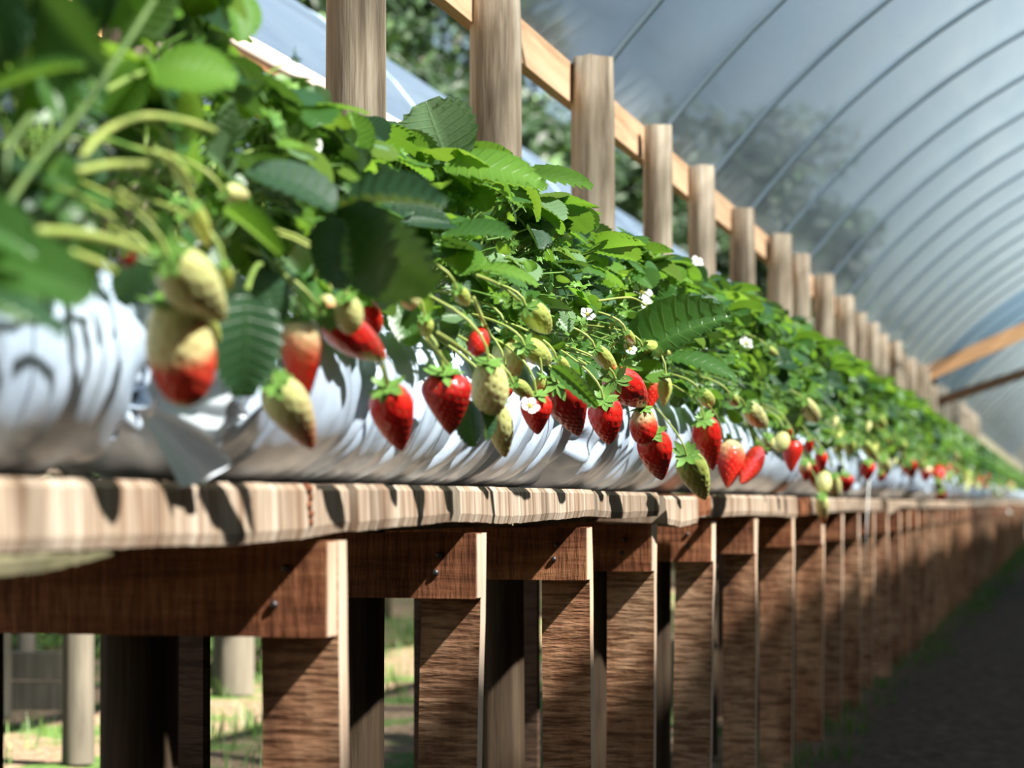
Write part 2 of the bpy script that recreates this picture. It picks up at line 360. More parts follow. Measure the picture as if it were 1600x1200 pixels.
# ------------------------------------------------------------------ tunnel roof
def arch(z0=1.57, x0=-1.055, zk=1.635, xk=-1.03, R=2.7, a0=52, n=40, a1=-50):
    pts = [(x0, z0), (x0, z0 + .02), (x0+.002, zk-.02), (xk, zk)]
    a = math.radians(a0); cx, cz = xk + R*math.sin(a), zk - R*math.cos(a)
    for i in range(1, n+1):
        q = math.radians(a0 + (a1-a0)*i/n); pts.append((cx - R*math.sin(q), cz + R*math.cos(q)))
    return pts, (cx, cz)
prof, cen = arch()
def sheet(b, prof, y0, y1, step, sag=0, hoops=None):
    ny = max(2, int((y1-y0)/step)); n = len(prof); vs = []
    for j in range(ny+1):
        y = y0 + (y1-y0)*j/ny
        for i, (x, z) in enumerate(prof):
            w_ = noise.noise(Vector((x*1.2, y*1.6, 1)))*.015
            s = 0
            if hoops:
                ph = ((y - hoops[0])/hoops[1]) % 1.0; s = -sag*math.sin(PI*ph)
            fr = min(1, i/6)
            vs.append((x, y, z + (s + w_)*fr))
    b.add(vs, [(j*n+i, (j+1)*n+i, (j+1)*n+i+1, j*n+i+1) for j in range(ny) for i in range(n-1)])
ROOF_END = at(1452, 560, 1.0).y
HP0, HPS = ycoord(1.365, 1.0), ycoord(1.58, 1.0) - ycoord(1.365, 1.0)
b = MB(); sheet(b, prof, -4.0, ROOF_END, .12, .03, (HP0, HPS))
roof = b.obj('ceiling', M['roof']); tag(roof, kind='structure', label='arched translucent grey blue film roof of the growing tunnel', cat='roof')
k = -10
while HP0 + k*HPS < ROOF_END:
    y = HP0 + k*HPS; k += 1
    if y < -4: continue
    b = MB(); b.tube([(x + (.012 if i > 3 else .012), y, z - .016) for i, (x, z) in enumerate(prof)], .0085, 8)
    b.obj('roof_hoop', M['hoop'], roof)
prof2, _ = arch(z0=1.57, x0=-1.075, zk=1.645, xk=-1.05, R=2.75)
b = MB(); sheet(b, prof2, ROOF_END - .05, ROOF_END + 4, .25, .03, (0, 1.2))
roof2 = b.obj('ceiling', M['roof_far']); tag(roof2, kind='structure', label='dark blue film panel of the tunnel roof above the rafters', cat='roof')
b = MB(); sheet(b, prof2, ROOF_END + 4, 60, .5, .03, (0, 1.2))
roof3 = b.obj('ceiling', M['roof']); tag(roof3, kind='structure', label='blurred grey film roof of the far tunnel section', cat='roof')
for i in range(24):
    y = ROOF_END + .4 + i*1.2
    b = MB(); b.tube([(x + .012, y, z - .016) for x, z in prof2], .012, 6); b.obj('roof_hoop', M['hoop'], roof2 if i < 3 else roof3)
# unseen net added over the right roof flank to shade path and lower legs
pr = [(x, z + .03) for x, z in prof if x > 1.25]
b = MB(); n = len(pr); ny = 420; vs = []
for j in range(ny+1):
    y = -7 + 52*j/ny
    edge = .22*noise.noise(Vector((y*2.3, 4, 0))) + .16*noise.noise(Vector((y*6.0, 9, 0)))
    for i, (x, z) in enumerate(pr):
        f_ = max(0, 1 - i/5); xx = x + edge*f_
        vs.append((xx, y, cen[1] + math.sqrt(max(.01, 2.73**2 - (xx - cen[0])**2)) + .005))
b.add(vs, [(j*n+i, (j+1)*n+i, (j+1)*n+i+1, j*n+i+1) for j in range(ny) for i in range(n-1)])
tag(b.obj('added_shade_net', M['net']), 'added unseen dark net blocking sun over the right flank of the tunnel roof', 'shade net')
# unseen nets added down the right side and near end to cut fill light
b = MB(); x_ = prof[-1][0] + .04; vs = []
for j in range(121):
    y = -4.2 + 40*j/120
    for i in range(5): vs.append((x_ + .03*math.sin(y*5 + i), y, prof[-1][1] + .1 - i*(prof[-1][1] + .1)/4))
b.add(vs, [(j*5+i, (j+1)*5+i, (j+1)*5+i+1, j*5+i+1) for j in range(120) for i in range(4)])
tag(b.obj('added_side_net', M['net']), 'added unseen dark net blocking light at the right side of the tunnel', 'shade net')
b = MB(); pe = [(x, -4.15, z) for x, z in prof] + [(prof[-1][0], -4.15, 0), (prof[0][0], -4.15, 0)]
b.add(pe, [tuple(range(len(pe)))]); tag(b.obj('added_end_net', M['net'], smooth=False), 'added unseen dark net blocking light across the tunnel mouth behind the viewer', 'shade net')
# end wall film of the far tunnel
b = MB(); pp = [(x, 60.0, z) for x, z in prof2] + [(prof2[-1][0], 60.0, 0), (-1.06, 60.0, 0)]
b.add(pp, [tuple(range(len(pp)))]); tag(b.obj('wall_far', M['roof_far'], smooth=False), kind='structure')

# neighbouring tunnel: its film shoulder behind the fence
cxn, czn, Rn = -2.9, 1.076, 1.3
pn = []
for i in range(19):
    q = math.radians(28.0 + (152-28)*i/18); pn.append((cxn + Rn*math.cos(q), czn + Rn*math.sin(q)))
b = MB(); n = len(pn); ny = 150; vs = []
for j in range(ny+1):
    y = -4.0 + 32*j/ny
    for i, (x, z) in enumerate(pn):
        vs.append((x, y, z + .006*noise.noise(Vector((x*3, y*2.5, 7)))))
b.add(vs, [(j*n+i, (j+1)*n+i, (j+1)*n+i+1, j*n+i+1) for j in range(ny) for i in range(n-1)])
nb = empty('neighbour_tunnel', (-2.9, 2, 0)); tag(nb, 'pale blue film tunnel behind the round fence posts', 'tunnel')
o = b.obj('film_cover', M['sidefilm'], nb); o.location = -nb.location
b = MB(); b.tube([(pn[0][0] + .012, -4 + 32*i/20, pn[0][1]) for i in range(21)], .028, 10); o = b.obj('edge_pipe', M['pipe'], nb); o.location = -nb.location
b = MB(); b.box(pn[0][0]-.03, pn[0][0], -4, 28, pn[0][1]-.12, pn[0][1]-.05); o = b.obj('edge_board', M['orange'], nb, smooth=False); o.location = -nb.location
for i in range(14):
    y = 2.5 + 2*i
    b = MB(); b.tube([(x*1 , y, z-.015) for x, z in pn], .012, 6); o = b.obj('hoop', M['hoop'], nb); o.location = -nb.location
for i in range(10):
    y = 2.9 + 2.6*i
    b = MB(); b.tube([(-4.0, y, 0), (-4.0, y, 1.78)], .04, 10); o = b.obj('support_post', M['post'], nb); o.location = -nb.location

# ------------------------------------------------------------------ rafters where the tunnel section ends
def beam_between(name, p, q, hw, hh, mat, label, cat):
    p, q = Vector(p), Vector(q); t = (q-p).normalized(); s = Vector((0, 1, 0)); u = s.cross(t).normalized()
    b = MB(); vs = []
    for c in (p, q):
        for a, d in ((-1,-1),(1,-1),(1,1),(-1,1)): vs.append(c - p + s*a*hw + u*d*hh)
    b.add(vs, [(0,1,2,3),(7,6,5,4),(0,4,5,1),(1,5,6,2),(2,6,7,3),(3,7,4,0)])
    o = b.obj(name, mat, loc=p, smooth=False); tag(o, label, cat); return o
def at_y(px, py, Y):
    s_ = (px-800)/F; d = Y/(CT + ST*s_); r = s_*d
    return Vector((-ST*d + CT*r, Y, HC + (VY-py)/F*d))
p1 = at_y(1448, 584, ROOF_END+.1); p2 = at_y(1600, 517, ROOF_END+.1); q2 = p2 + (p2-p1)*1.2
beam_between('rafter', p1, q2, .03, .055, M['orange'], 'fresh orange wooden rafter rising from the fence at the tunnel end', 'rafter')
p1 = at_y(1462, 629, ROOF_END+.25); p2 = at_y(1600, 583, ROOF_END+.25); q2 = p2 + (p2-p1)*1.2
beam_between('rafter', p1, q2, .03, .035, M['brown'], 'darker brown wooden rafter just below and behind the orange one', 'rafter')

# ------------------------------------------------------------------ round fence posts and rail
def round_post(x, y, r, h, lean=0):
    b = MB(); n = 20; rows = 14; vs = []; seed = random.uniform(0, 99)
    for j in range(rows+1):
        t = j/rows; z = h*t
        for k in range(n):
            q = 2*PI*k/n
            rr = r*(1.04 - .06*t + .05*noise.noise(Vector((math.cos(q)*1.4+seed, math.sin(q)*1.4, z*1.3))) + .02*noise.noise(Vector((q*4, z*5, seed))))
            zz = z if j < rows else z + .006*noise.noise(Vector((q*3, seed, 1)))
            if j == rows: rr *= .93
            vs.append((rr*math.cos(q) + lean*z, rr*math.sin(q), zz))
    fs = [(j*n+k, j*n+(k+1) % n, (j+1)*n+(k+1) % n, (j+1)*n+k) for j in range(rows) for k in range(n)]
    vs.append((lean*h, 0, h - .002)); fs += [(rows*n+k, rows*n+(k+1) % n, len(vs)-1) for k in range(n)]
    b.add(vs, fs); return b
LF = 0.98
post_px = [215, 550, 779, 924, 1024, 1100, 1164, 1216, 1252, 1287, 1320]
post_w = [120, 94, 82, 69, 47, 44, 41, 39, 31, 33, 31]
inv = [1000/(VX-p_) for p_ in post_px]
while inv[-1] < 6.8: inv.append(inv[-1] + .207*random.uniform(.9, 1.1))
inv = [inv[0]-.24] + inv   # the first one stands at the left frame edge
pys = []
for i, iv in enumerate(inv):
    y = ycoord(iv, LF); d = F*LF/CT*iv/1000
    wpx = post_w[i-1] if 0 < i <= len(post_w) else random.uniform(.062, .08)*1000/iv*1.0
    if i == 0: wpx = 140
    r = wpx/F*d/2
    h = HC + (.917 + random.uniform(-.012, .012) if i not in (3, 4) else .93)*LF/CT
    o = round_post(0, 0, r, h, random.uniform(-.006, .006)).obj('fence_post', M['postshade'], loc=(-LF, y, 0)); pys.append(y)
    if i == 0: lab = 'round wooden post at the left edge behind the bench, hidden by the leaves above'
    elif i == 1: lab = 'thick dark round post under the near end of the bench, behind its leftmost trestle'
    elif i < 20: lab = 'weathered round fence post, %s from the left of those rising above the leaves' % ORD[i-2]
    else: lab = 'distant blurred round fence post close to the orange rafter'
    tag(o, lab, 'post', 'round fence posts behind the bench')
b = MB(); zt = HC + .876*(LF+.05)/CT; zb = HC + .797*(LF+.05)/CT
ysr = [0.5 + 20*i/60 for i in range(61)]; vs = []
for y in ysr:
    wob = .004*noise.noise(Vector((y, 0, 0)))
    vs += [(-1.045, y, zb+wob), (-1.02, y, zb+wob), (-1.02, y, zt+wob), (-1.045, y, zt+wob)]
fs = [(4*i+a, 4*i+(a+1) % 4, 4*i+4+(a+1) % 4, 4*i+4+a) for i in range(60) for a in range(4)] + [(3,2,1,0), (240,241,242,243)]
b.add(vs, fs); tag(b.obj('fence_rail', M['rail'], smooth=False), 'long sunlit tan board nailed along the backs of the round posts', 'rail')

# ------------------------------------------------------------------ trestles: sawn leg with a cross beam nailed to its near side
edge_inv = [.585, .881, 1.101, 1.350, 1.553, 1.808, 2.05, 2.326, 2.60]
while edge_inv[-1] < 15: edge_inv.append(edge_inv[-1] + .235*random.uniform(.85, 1.15))
legw = .08; tr_y = []
for q_ in range(6): edge_inv.insert(0, edge_inv[0] - .26)
desc = ['left of the frame edge', 'beam with two nail heads', 'with a dark notch in its beam', 'beam ending sunlit',
        'with an orange sunlit leg and single nail', 'with a pale grey sunlit leg', 'with a reddish sunlit leg', 'with the lower leg in dark shade']
for i, iv in enumerate(edge_inv):
    i -= 6; near = i < 12
    yb = ycoord(iv, .71); th = .026 if i != 1 else .028; jt = .029
    y0 = yb - th - jt                                       # near face of the cross beam
    tr_y.append(y0)
    root = empty('trestle', (-.75, y0, 0))
    lw = legw*random.uniform(.92, 1.08) if i > 1 else .077
    sink = random.uniform(-.004, .006)
    b = MB(); vs = []; rows = 12
    lean = random.uniform(-.012, .012) if i != 2 else .014
    for j in range(rows+1):
        z = -.01 + .672*j/rows; wv = .0015*noise.noise(Vector((z*8, i, 0))); le = lean*(1 - j/rows)
        vs += [(.04-lw+wv-le, jt, z), (.04+wv+sink-le, jt, z), (.04+wv+sink-le, jt+th, z), (.04-lw-le, jt+th, z)]
    fs = [(4*j+a, 4*j+(a+1) % 4, 4*j+4+(a+1) % 4, 4*j+4+a) for j in range(rows) for a in range(4)] + [(3,2,1,0), (4*rows,4*rows+1,4*rows+2,4*rows+3)]
    b.add(vs, fs); b.mi = [1 if (q % 4 == 1 and q < 4*rows) else 0 for q in range(len(fs))]; b.obj('leg', [M['leg'], M['endgrain']], root, smooth=False)
    zj = {1: HC-.182*.73, 2: HC-.163*.73}.get(i, HC - (.163 + random.uniform(-.006, .008))*.73)
    b = MB(); b.box(-.40, .0395+sink*.5, 0, jt, zj, .662); bm_ = b.obj('cross_beam', M['beam'], root, smooth=False)
    b = MB(); b.box(.0396+sink*.5, .0412+sink*.5, .001, jt-.001, zj+.001, .661); b.obj('beam_end', M['endgrain'], bm_, smooth=False)
    if near:
        for (nx_, nz_) in ((-.008 if i != 1 else -.0, .635), (-.012, zj + .032)):
            b = MB(); b.tube([(nx_, .004, nz_), (nx_, -.003, nz_), (nx_, -.0045, nz_)], [.0035, .0042, .002], 10); b.obj('nail', M['nail'], bm_)
    # rear leg of the trestle by the fence
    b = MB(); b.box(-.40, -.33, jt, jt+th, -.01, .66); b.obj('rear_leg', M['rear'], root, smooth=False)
    if i < len(desc) and i > 0: lab = 'wooden trestle, %s, %s from the left' % (desc[i], ORD[i-1])
    elif i <= 0: lab = 'wooden trestle carrying the bench just outside the left edge'
    elif i < 22: lab = 'narrow wooden trestle of the bench, %s from the left' % ORD[i-1]
    else: lab = 'blurred thin trestle toward the far end of the bench'
    tag(root, lab, 'trestle', 'wooden trestles under the bench')

# ------------------------------------------------------------------ planks with wavy sawn edges lying on the trestles
def plank(pxa, pxb, ratios, top, name='plank', w_=.13, mat=None, x1=-.708, jag=.003, seed=0):
    mat = mat or M['plank']
    ya, yb = (pxa if pxa < -5 and pxa > -6 and False else (-3.0 if pxa == -900 else ycoord(1000/(VX-pxa)))), ycoord(1000/(VX-pxb))
    L = yb - ya; n = max(8, int(L/.012)); b = MB(); vs = []
    for i in range(n+1):
        t = i/n; y = L*t
        rb = ratios[min(int(t*(len(ratios)-1)), len(ratios)-2)]; rb2 = ratios[min(int(t*(len(ratios)-1))+1, len(ratios)-1)]; ft = t*(len(ratios)-1) - min(int(t*(len(ratios)-1)), len(ratios)-2)
        ft = ft*ft*(3-2*ft)
        zb = -(rb + (rb2-rb)*ft)*.73 + .0012*noise.noise(Vector((y*60, seed, 0)))
        zt = top*.73 + .001*noise.noise(Vector((y*30, seed, 5)))
        jx = jag*noise.noise(Vector((y*26, seed, 2))) + jag*.6*noise.noise(Vector((y*90, seed, 3)))
        vs += [(x1 - w_, y, zb+.004), (x1 + jx - .002, y, zb), (x1 + jx + .001, y, zb + .01), (x1 + jx, y, zt - .006), (x1 + jx - .005, y, zt), (x1 - w_, y, zt)]
    m_ = 6
    fs = [(m_*i+a, m_*i+(a+1) % m_, m_*i+m_+(a+1) % m_, m_*i+m_+a) for i in range(n) for a in range(m_)] + [tuple(range(m_-1, -1, -1)), tuple(n*m_+a for a in range(m_))]
    b.add(vs, fs)
    o = b.obj(name, mat, loc=(0, ya, HC), smooth=False); return o
PL = [(-900, 238, [.045,.042,.040,.048], .024, 'long pale plank under the bag with the ruffled end'),
      (243, 543, [.048,.051,.048,.040], .024, 'pale plank with a dark knot, sagging lower edge'),
      (549, 699, [.040,.036,.031], .026, 'pale streaked plank right of the knotted one'),
      (718, 928, [.032,.038,.034,.028], .027, 'pale plank whose near end is split and cracked'),
      (932, 1027, [.030,.036,.034,.033], .024, 'orange tinted short plank left of the flared block'),
      (1031, 1082, [.052,.062,.056], .016, 'short flared wooden block hanging lowest of the planks'),
      (1086, 1107, [.038,.036], .022, 'tiny dark brown plank end between the flared block and a wide pale plank'),
      (1110, 1243, [.042,.040,.045,.056], .022, 'wide clean pale plank beside the tiny brown one'),
      (1250, 1263, [.05,.05], .018, 'narrow brown plank end past the wide pale plank'),
      (1265, 1374, [.045,.040,.046], .018, 'pale plank above which the pink tipped berry hangs'),
      (1386, 1430, [.070,.03,.04], .014, 'pale notched plank beyond the long pale ones'),
      (1446, 1482, [.04,.038], .01, 'small pale blurred plank end'), (1484, 1515, [.05,.045], .01, 'brownish blurred plank past the small pale one')]
for i, (a, c, rt, tp, lab) in enumerate(PL):
    o = plank(a, c, rt, tp, seed=i*3.1, mat=M['beam'] if i in (6, 8) else None, x1=-.706 + random.uniform(-.004, .003) if i != 5 else -.70)
    tag(o, lab, 'plank', 'planks along the front edge of the bench')
    if i == 1:
        b = MB(); p_ = at(486, 790, .705) - o.location
        for q_ in range(5):
            b.tube([(p_.x-.006, p_.y + random.uniform(-.004,.004), p_.z - .016 + .008*q_), (p_.x + .0005, p_.y + random.uniform(-.004,.004), p_.z - .016 + .008*q_)], [.006, .004], 8)
        b.obj('knot', M['beam'], o)
x = 1518
for i in range(9):
    x2 = x + (1640-x)*.22
    o = plank(x, x2, [.045, .04], .008, seed=50+i); tag(o, 'blurred plank near the far end of the bench', 'plank', 'planks along the front edge of the bench'); x = x2 + 1
# inner boards that carry the back of the bags
for i in range(-2, 20):
    b = MB(); y0 = .3 + i*2.2
    b.box(0, .26, 0, 2.17, 0, .045); o = b.obj('back_board', M['oldboard'], loc=(-1.105+.005*random.random(), y0, .664), smooth=False)
    b2 = 'inner board behind the viewer' if i < 0 else 'mossy inner board of the bench at the near left, seen from below' if i == 0 else 'inner board of the bench behind the front planks'
    tag(o, b2, 'board', 'inner bench boards')
o = plank(-899, 292, [.082, .076, .069, .043], -.036, mat=M['oldboard'], x1=-.713, seed=77); tag(o, 'greenish weathered board under the near end of the long pale plank', 'board')

# ------------------------------------------------------------------ grow bags
RB = .105; BX = -.825; BZ = .72
def bag_mesh(L, seed, creases, amp=1.0):
    rnd = random.Random(seed); n = 84; rows = int(L/.0065); b = MB(); vs = []
    fold = [(rnd.uniform(.05, L-.05), rnd.uniform(-.03, .03), rnd.uniform(.0015, .005), rnd.uniform(.004, .010)) for _ in range(int(L*10))] + creases
    for j in range(rows+1):
        y = L*j/rows; e = min(y, L-y)
        if e < .030: env = .30 + .30*(1 - e/.030)**.8
        elif e < .13: q = (e-.030)/.10; env = .30 + .70*math.sin(q*PI/2)**.8
        else: env = 1.0
        endw = max(0, 1 - e/.14)
        for k in range(n):
            a = 2*PI*k/n
            r = RB*env
            for (yc, sl, dp, wd) in fold:
                dy = y - yc - sl*(math.sin(a)*1.0) - .012*math.sin(2*a + yc*9)
                if abs(dy) < wd*3.5:
                    up = .35 + .65*max(0, math.cos(a - .2) if True else 1)
                    r -= amp*dp*up*(math.exp(-(dy/wd)**2) - .45*math.exp(-((dy-wd*1.7)/wd)**2))
            r *= 1 + endw*(.16*math.sin(7*a + seed) + .10*math.sin(13*a + 2*seed + y*30))
            r += .004*noise.noise(Vector((math.cos(a)*1.5, y*7, math.sin(a)*1.5 + seed))) + .0012*noise.noise(Vector((math.cos(a)*4, y*45, math.sin(a)*4 + seed)))
            xx = r*math.cos(a)*1.03; zz = r*math.sin(a) + RB
            zc = RB - RB*.08*endw
            if zz < 0: zz = zz*.05
            if e < .13: zz = zz - .012*endw
            zz = max(zz, .0005)
            vs.append((xx, y, zz))
    fs = [(j*n+k, (j+1)*n+k, (j+1)*n+(k+1) % n, j*n+(k+1) % n) for j in range(rows) for k in range(n)]
    b.add(vs, fs); return b.mesh('grow_bag', M['bag'] if seed == 1 else M['bagclean'])
bag_px = [(-2400, 268), (262, 893), (897, 1104), (1110, 1248), (1251, 1337), (1341, 1400), (1403, 1447), (1450, 1483)]
bl = ['white plastic grow bag at the left edge with a ruffled crumpled end', 'long creased white grow bag between the left ruffled end and the dark red berry',
      'white grow bag with slanting folds behind the ripe red berries', 'shiny wrinkled white grow bag above the wide pale plank', 'fifth white grow bag from the left, half hidden by small berries',
      'sixth white grow bag from the left', 'seventh blurred white grow bag from the left', 'eighth blurred white grow bag from the left']
bags = []
lastmesh = None
for i, (a, c) in enumerate(bag_px):
    l_ = .74; ya = ycoord(1000/(VX-a), l_); yb = ycoord(1000/(VX-c), l_)
    if i == 0: ya = yb - 1.35
    cr = []
    if i == 1:
        for px in (404, 575, 590, 655, 722, 750, 762, 800, 820, 845, 868): cr.append((ycoord(1000/(VX-px), .72) - ya, .045, .012, .009))
    if i == 2:
        for px in (925, 945, 985, 1000, 1015, 1060): cr.append((ycoord(1000/(VX-px), .72) - ya, .05, .012, .012))
    me = bag_mesh(yb-ya, i*2.7+1, cr, 1.0 if i < 4 else 1.5)
    o = link('grow_bag', me, loc=(BX, ya, BZ)); tag(o, bl[i], 'grow bag', 'white grow bags along the bench'); bags.append((ya, yb))
    lastmesh = me; lastL = yb - ya
o = link('grow_bag', lastmesh, loc=(BX, bags[0][0] - 1.02*lastL - .03, BZ)); tag(o, 'white grow bag on the bench behind the viewer', 'grow bag', 'white grow bags along the bench')
y = bags[-1][1] + .03
while y < 42:
    o = link('grow_bag', lastmesh, loc=(BX, y, BZ)); tag(o, 'small blurred white grow bag in the far part of the bench', 'grow bag', 'white grow bags along the bench')
    bags.append((y, y+lastL)); y += lastL + .03
# crumpled film frill at the near bag's end
def frill(cx, cy, cz, rmax, label_parent, seed, nf=9, lean=.05):
    b = MB(); n = 90; rows = 12; vs = []
    for j in range(rows+1):
        t = j/rows
        for k in range(n+1):
            a = -.28*PI + 1.15*PI*k/n
            r = .03 + (rmax-.03)*t*(.8 + .35*noise.noise(Vector((a*1.3, seed, 0))))
            yy = lean*t + .026*t*math.sin(nf*a + seed) + .012*t*math.sin(2.3*nf*a)
            vs.append((r*math.cos(a), yy, r*math.sin(a)))
    b.add(vs, [(j*(n+1)+k, j*(n+1)+k+1, (j+1)*(n+1)+k+1, (j+1)*(n+1)+k) for j in range(rows) for k in range(n)])
    o = b.obj('frill', M['frill'], label_parent); o.location = Vector((cx, cy, cz)) - label_parent.location
    return o
bag_objs = [o for o in C.objects if o.name.startswith('grow_bag')]
frill(-.765, bags[0][1]-.04, .79, .125, bag_objs[0], 1.0, lean=-.03)
frill(-.80, bags[1][0]+.055, .80, .10, bag_objs[1], 4.0, lean=.03)

# ------------------------------------------------------------------ strawberry leaf geometry
NT = 9
def leaflet_template(pleat=.022, cup=.25, droop=.22, m_=4):
    rows = 2*NT + 1; vs = []; uv = []
    for i in range(rows):
        u = i/(rows-1)
        wd = .46*(math.sin(PI*min(1, u**.72*.97+.015))**.62)*(1 if u < .97 else .75)
        for j in range(-m_, m_+1):
            s = abs(j)/m_; sg = -1 if j < 0 else 1
            tooth = (.055 if i % 2 else -.045) if abs(j) == m_ and 0 < i < rows-1 else 0
            x = sg*s*wd*(1 + tooth)
            y = u*.93 + .16*s*math.sin(PI*min(1, u*1.02))*(.5 + .5*u) + (tooth*.5 if s == 1 else 0)
            z = pleat*(-1 if i % 2 else 1)*min(1, s*1.6)*(1 if u < .95 else .4)*(.6 if s == 1 else 1)
            z += cup*abs(x)*.9 - cup*.25*x*x - droop*y*y
            vs.append((x, y, z)); uv.append((s, (i+1)/2.0))
    c = 2*m_ + 1
    fs = [(i*c+j, i*c+j+1, (i+1)*c+j+1, (i+1)*c+j) for i in range(rows-1) for j in range(c-1)]
    return np.array(vs), fs, uv
LT = [leaflet_template(.028, .30, .20), leaflet_template(.034, .55, .30), leaflet_template(.026, .12, .42), leaflet_template(.032, .8, .1), leaflet_template(.030, -.12, .5)]
LT_lo = [leaflet_template(.020, .30, .20, 2), leaflet_template(.026, .55, .30, 2), leaflet_template(.018, .12, .42, 2)]
def add_leaflet(b, base, d, nrm, L, W=None, tmpl=None, rnd=random):
    d = Vector(d).normalized(); nrm = Vector(nrm); nrm = (nrm - d*nrm.dot(d))
    if nrm.length < 1e-4: nrm = d.orthogonal()
    nrm.normalize(); s = d.cross(nrm)
    vs, fs, uv = tmpl or rnd.choice(LT)
    W = W or L
    Mx = np.array([list(s*W), list(d*L), list(nrm*L)])
    P = vs @ Mx + np.array(base)
    b.add(P.tolist(), fs, uv)
def add_leaf(b, bs, base, end, d, nrm, L, rnd, lo=False, ctrl=None):
    """trifoliate leaf on a stalk"""
    base, end, d, nrm = Vector(base), Vector(end), Vector(d).normalized(), Vector(nrm).normalized()
    nrm = (nrm - d*nrm.dot(d)).normalized(); s = d.cross(nrm)
    T = LT_lo if lo else LT
    c = ctrl or (base*.45 + end*.55 + Vector((0, 0, (end-base).length*.35)))
    if bs is not None: bs.tube(bez(base, c, end, 7), [.0022, .0021, .002, .0019, .0018, .0017, .0016], 5, False)
    add_leaflet(b, end + d*L*.05, d, nrm, L, tmpl=rnd.choice(T))
    for sg in (-1, 1):
        a = math.radians(rnd.uniform(62, 88)); dd = d*math.cos(a) + s*sg*math.sin(a) - nrm*.08*rnd.random()
        add_leaflet(b, end, dd, nrm + s*sg*.25*rnd.uniform(-.6, .6), L*rnd.uniform(.82, .98), tmpl=rnd.choice(T))
def star(b, c, ax, r, n, rnd, wd=.28):
    ax = Vector(ax).normalized(); a = ax.orthogonal().normalized(); e = ax.cross(a)
    for k in range(n):
        q = 2*PI*k/n + rnd.uniform(-.2, .2); o = a*math.cos(q) + e*math.sin(q); t = ax.cross(o); rr = r*rnd.uniform(.8, 1.15)
        c_ = Vector(c); up = rnd.uniform(.0, .45)
        b.add([c_ , c_ + o*rr*.5 + t*rr*wd + ax*rr*.1, c_ + o*rr + ax*rr*up, c_ + o*rr*.5 - t*rr*wd + ax*rr*.1], [(0, 1, 2, 3)], [(.4, .3)]*4)
def plant_meshes(seed, nleaf, lo=False):
    rnd = random.Random(seed); b = MB(); bs = MB(); bt = MB()
    # the crown sits on top of the bag; local x>0 is the aisle side
    for k in range(nleaf):
        q = rnd.uniform(-.12, 1.0)*PI*.72 + .0                      # angle over the mound seen along the row: 0 = aisle side
        inner = rnd.random() < .3; sc_ = rnd.uniform(.55, .85) if inner else rnd.uniform(.88, 1.08)
        x = (.135 if q < .5 else .16)*math.cos(q)*sc_; z = .02 + .30*math.sin(max(q, 0))**.85*sc_ + (0 if q > 0 else -.03)
        y = rnd.uniform(-.15, .15)
        n_ = Vector((math.cos(q)*.9 + .1, rnd.uniform(-.5, .35), math.sin(max(q, .25))*1.0 + .25))
        n_ += Vector((rnd.uniform(-.4, .4), rnd.uniform(-.4, .4), rnd.uniform(-.3, .3)))
        d = Vector((math.cos(q)*.6 + rnd.uniform(-.6, .6), rnd.uniform(-1, 1), rnd.uniform(-.45, .35)))
        L = rnd.uniform(.050, .088)*(.85 if inner else 1)
        if q < .25: L *= .72
        r_ = rnd.random(); b.cur = 0 if r_ < .60 else (1 if r_ < .78 else (2 if r_ < .91 else 3))
        add_leaf(b, bs, (rnd.uniform(-.02, .02), rnd.uniform(-.03, .03), -.01), (x, y, z), d, n_, L, rnd, lo)
    b.cur = 2
    for k in range(10 if not lo else 5):                       # folded young leaves and flower-truss bracts
        q = rnd.uniform(.1, .6)*PI; x = .17*math.cos(q); z = .03 + .30*math.sin(q)*rnd.uniform(.6, 1); y = rnd.uniform(-.13, .13)
        add_leaflet(b, (x, y, z), (rnd.uniform(-.3, 1), rnd.uniform(-1, 1), rnd.uniform(-.3, .8)), (rnd.uniform(-1, 1), rnd.uniform(-1, 1), .6), rnd.uniform(.018, .032), tmpl=rnd.choice(LT_lo))
    for k in range(16 if not lo else 6):
        q = rnd.uniform(-.02, .42)*PI; x = .165*math.cos(q)*rnd.uniform(.85, 1.12); z = .02 + .29*math.sin(max(0, q))*rnd.uniform(.7, 1.05); y = rnd.uniform(-.14, .14)
        e = Vector((x, y, z)); s0 = Vector((.02, 0, .03))
        bt.tube(bez(s0, (s0+e)/2 + Vector((-.01, 0, .05)), e, 6), .0014, 5, False)
        bt.tube([e - Vector((.001,0,.001)), e + Vector((.0045, 0, -.013))], .001, 4, False)
        star(bt, e, (rnd.uniform(-.3, 1), rnd.uniform(-.6, .6), rnd.uniform(-.8, .6)), rnd.uniform(.008, .014), 6, rnd)
        if rnd.random() < .6:
            star(bt, e + Vector((.004, 0, -.012)), (1, -.4, -.3), .010, 6, rnd)
    lm = [M['leaf'], M['leaf_dark'], M['leaf_bright'], M['leaf_pale']]
    return b.mesh('foliage', lm), bs.mesh('leaf_stalks', M['stalk']), bt.mesh('flower_truss', M['calyx'])
VAR = [plant_meshes(100+i, 26) for i in range(7)]
VLO = [plant_meshes(200+i, 24, True) for i in range(4)]

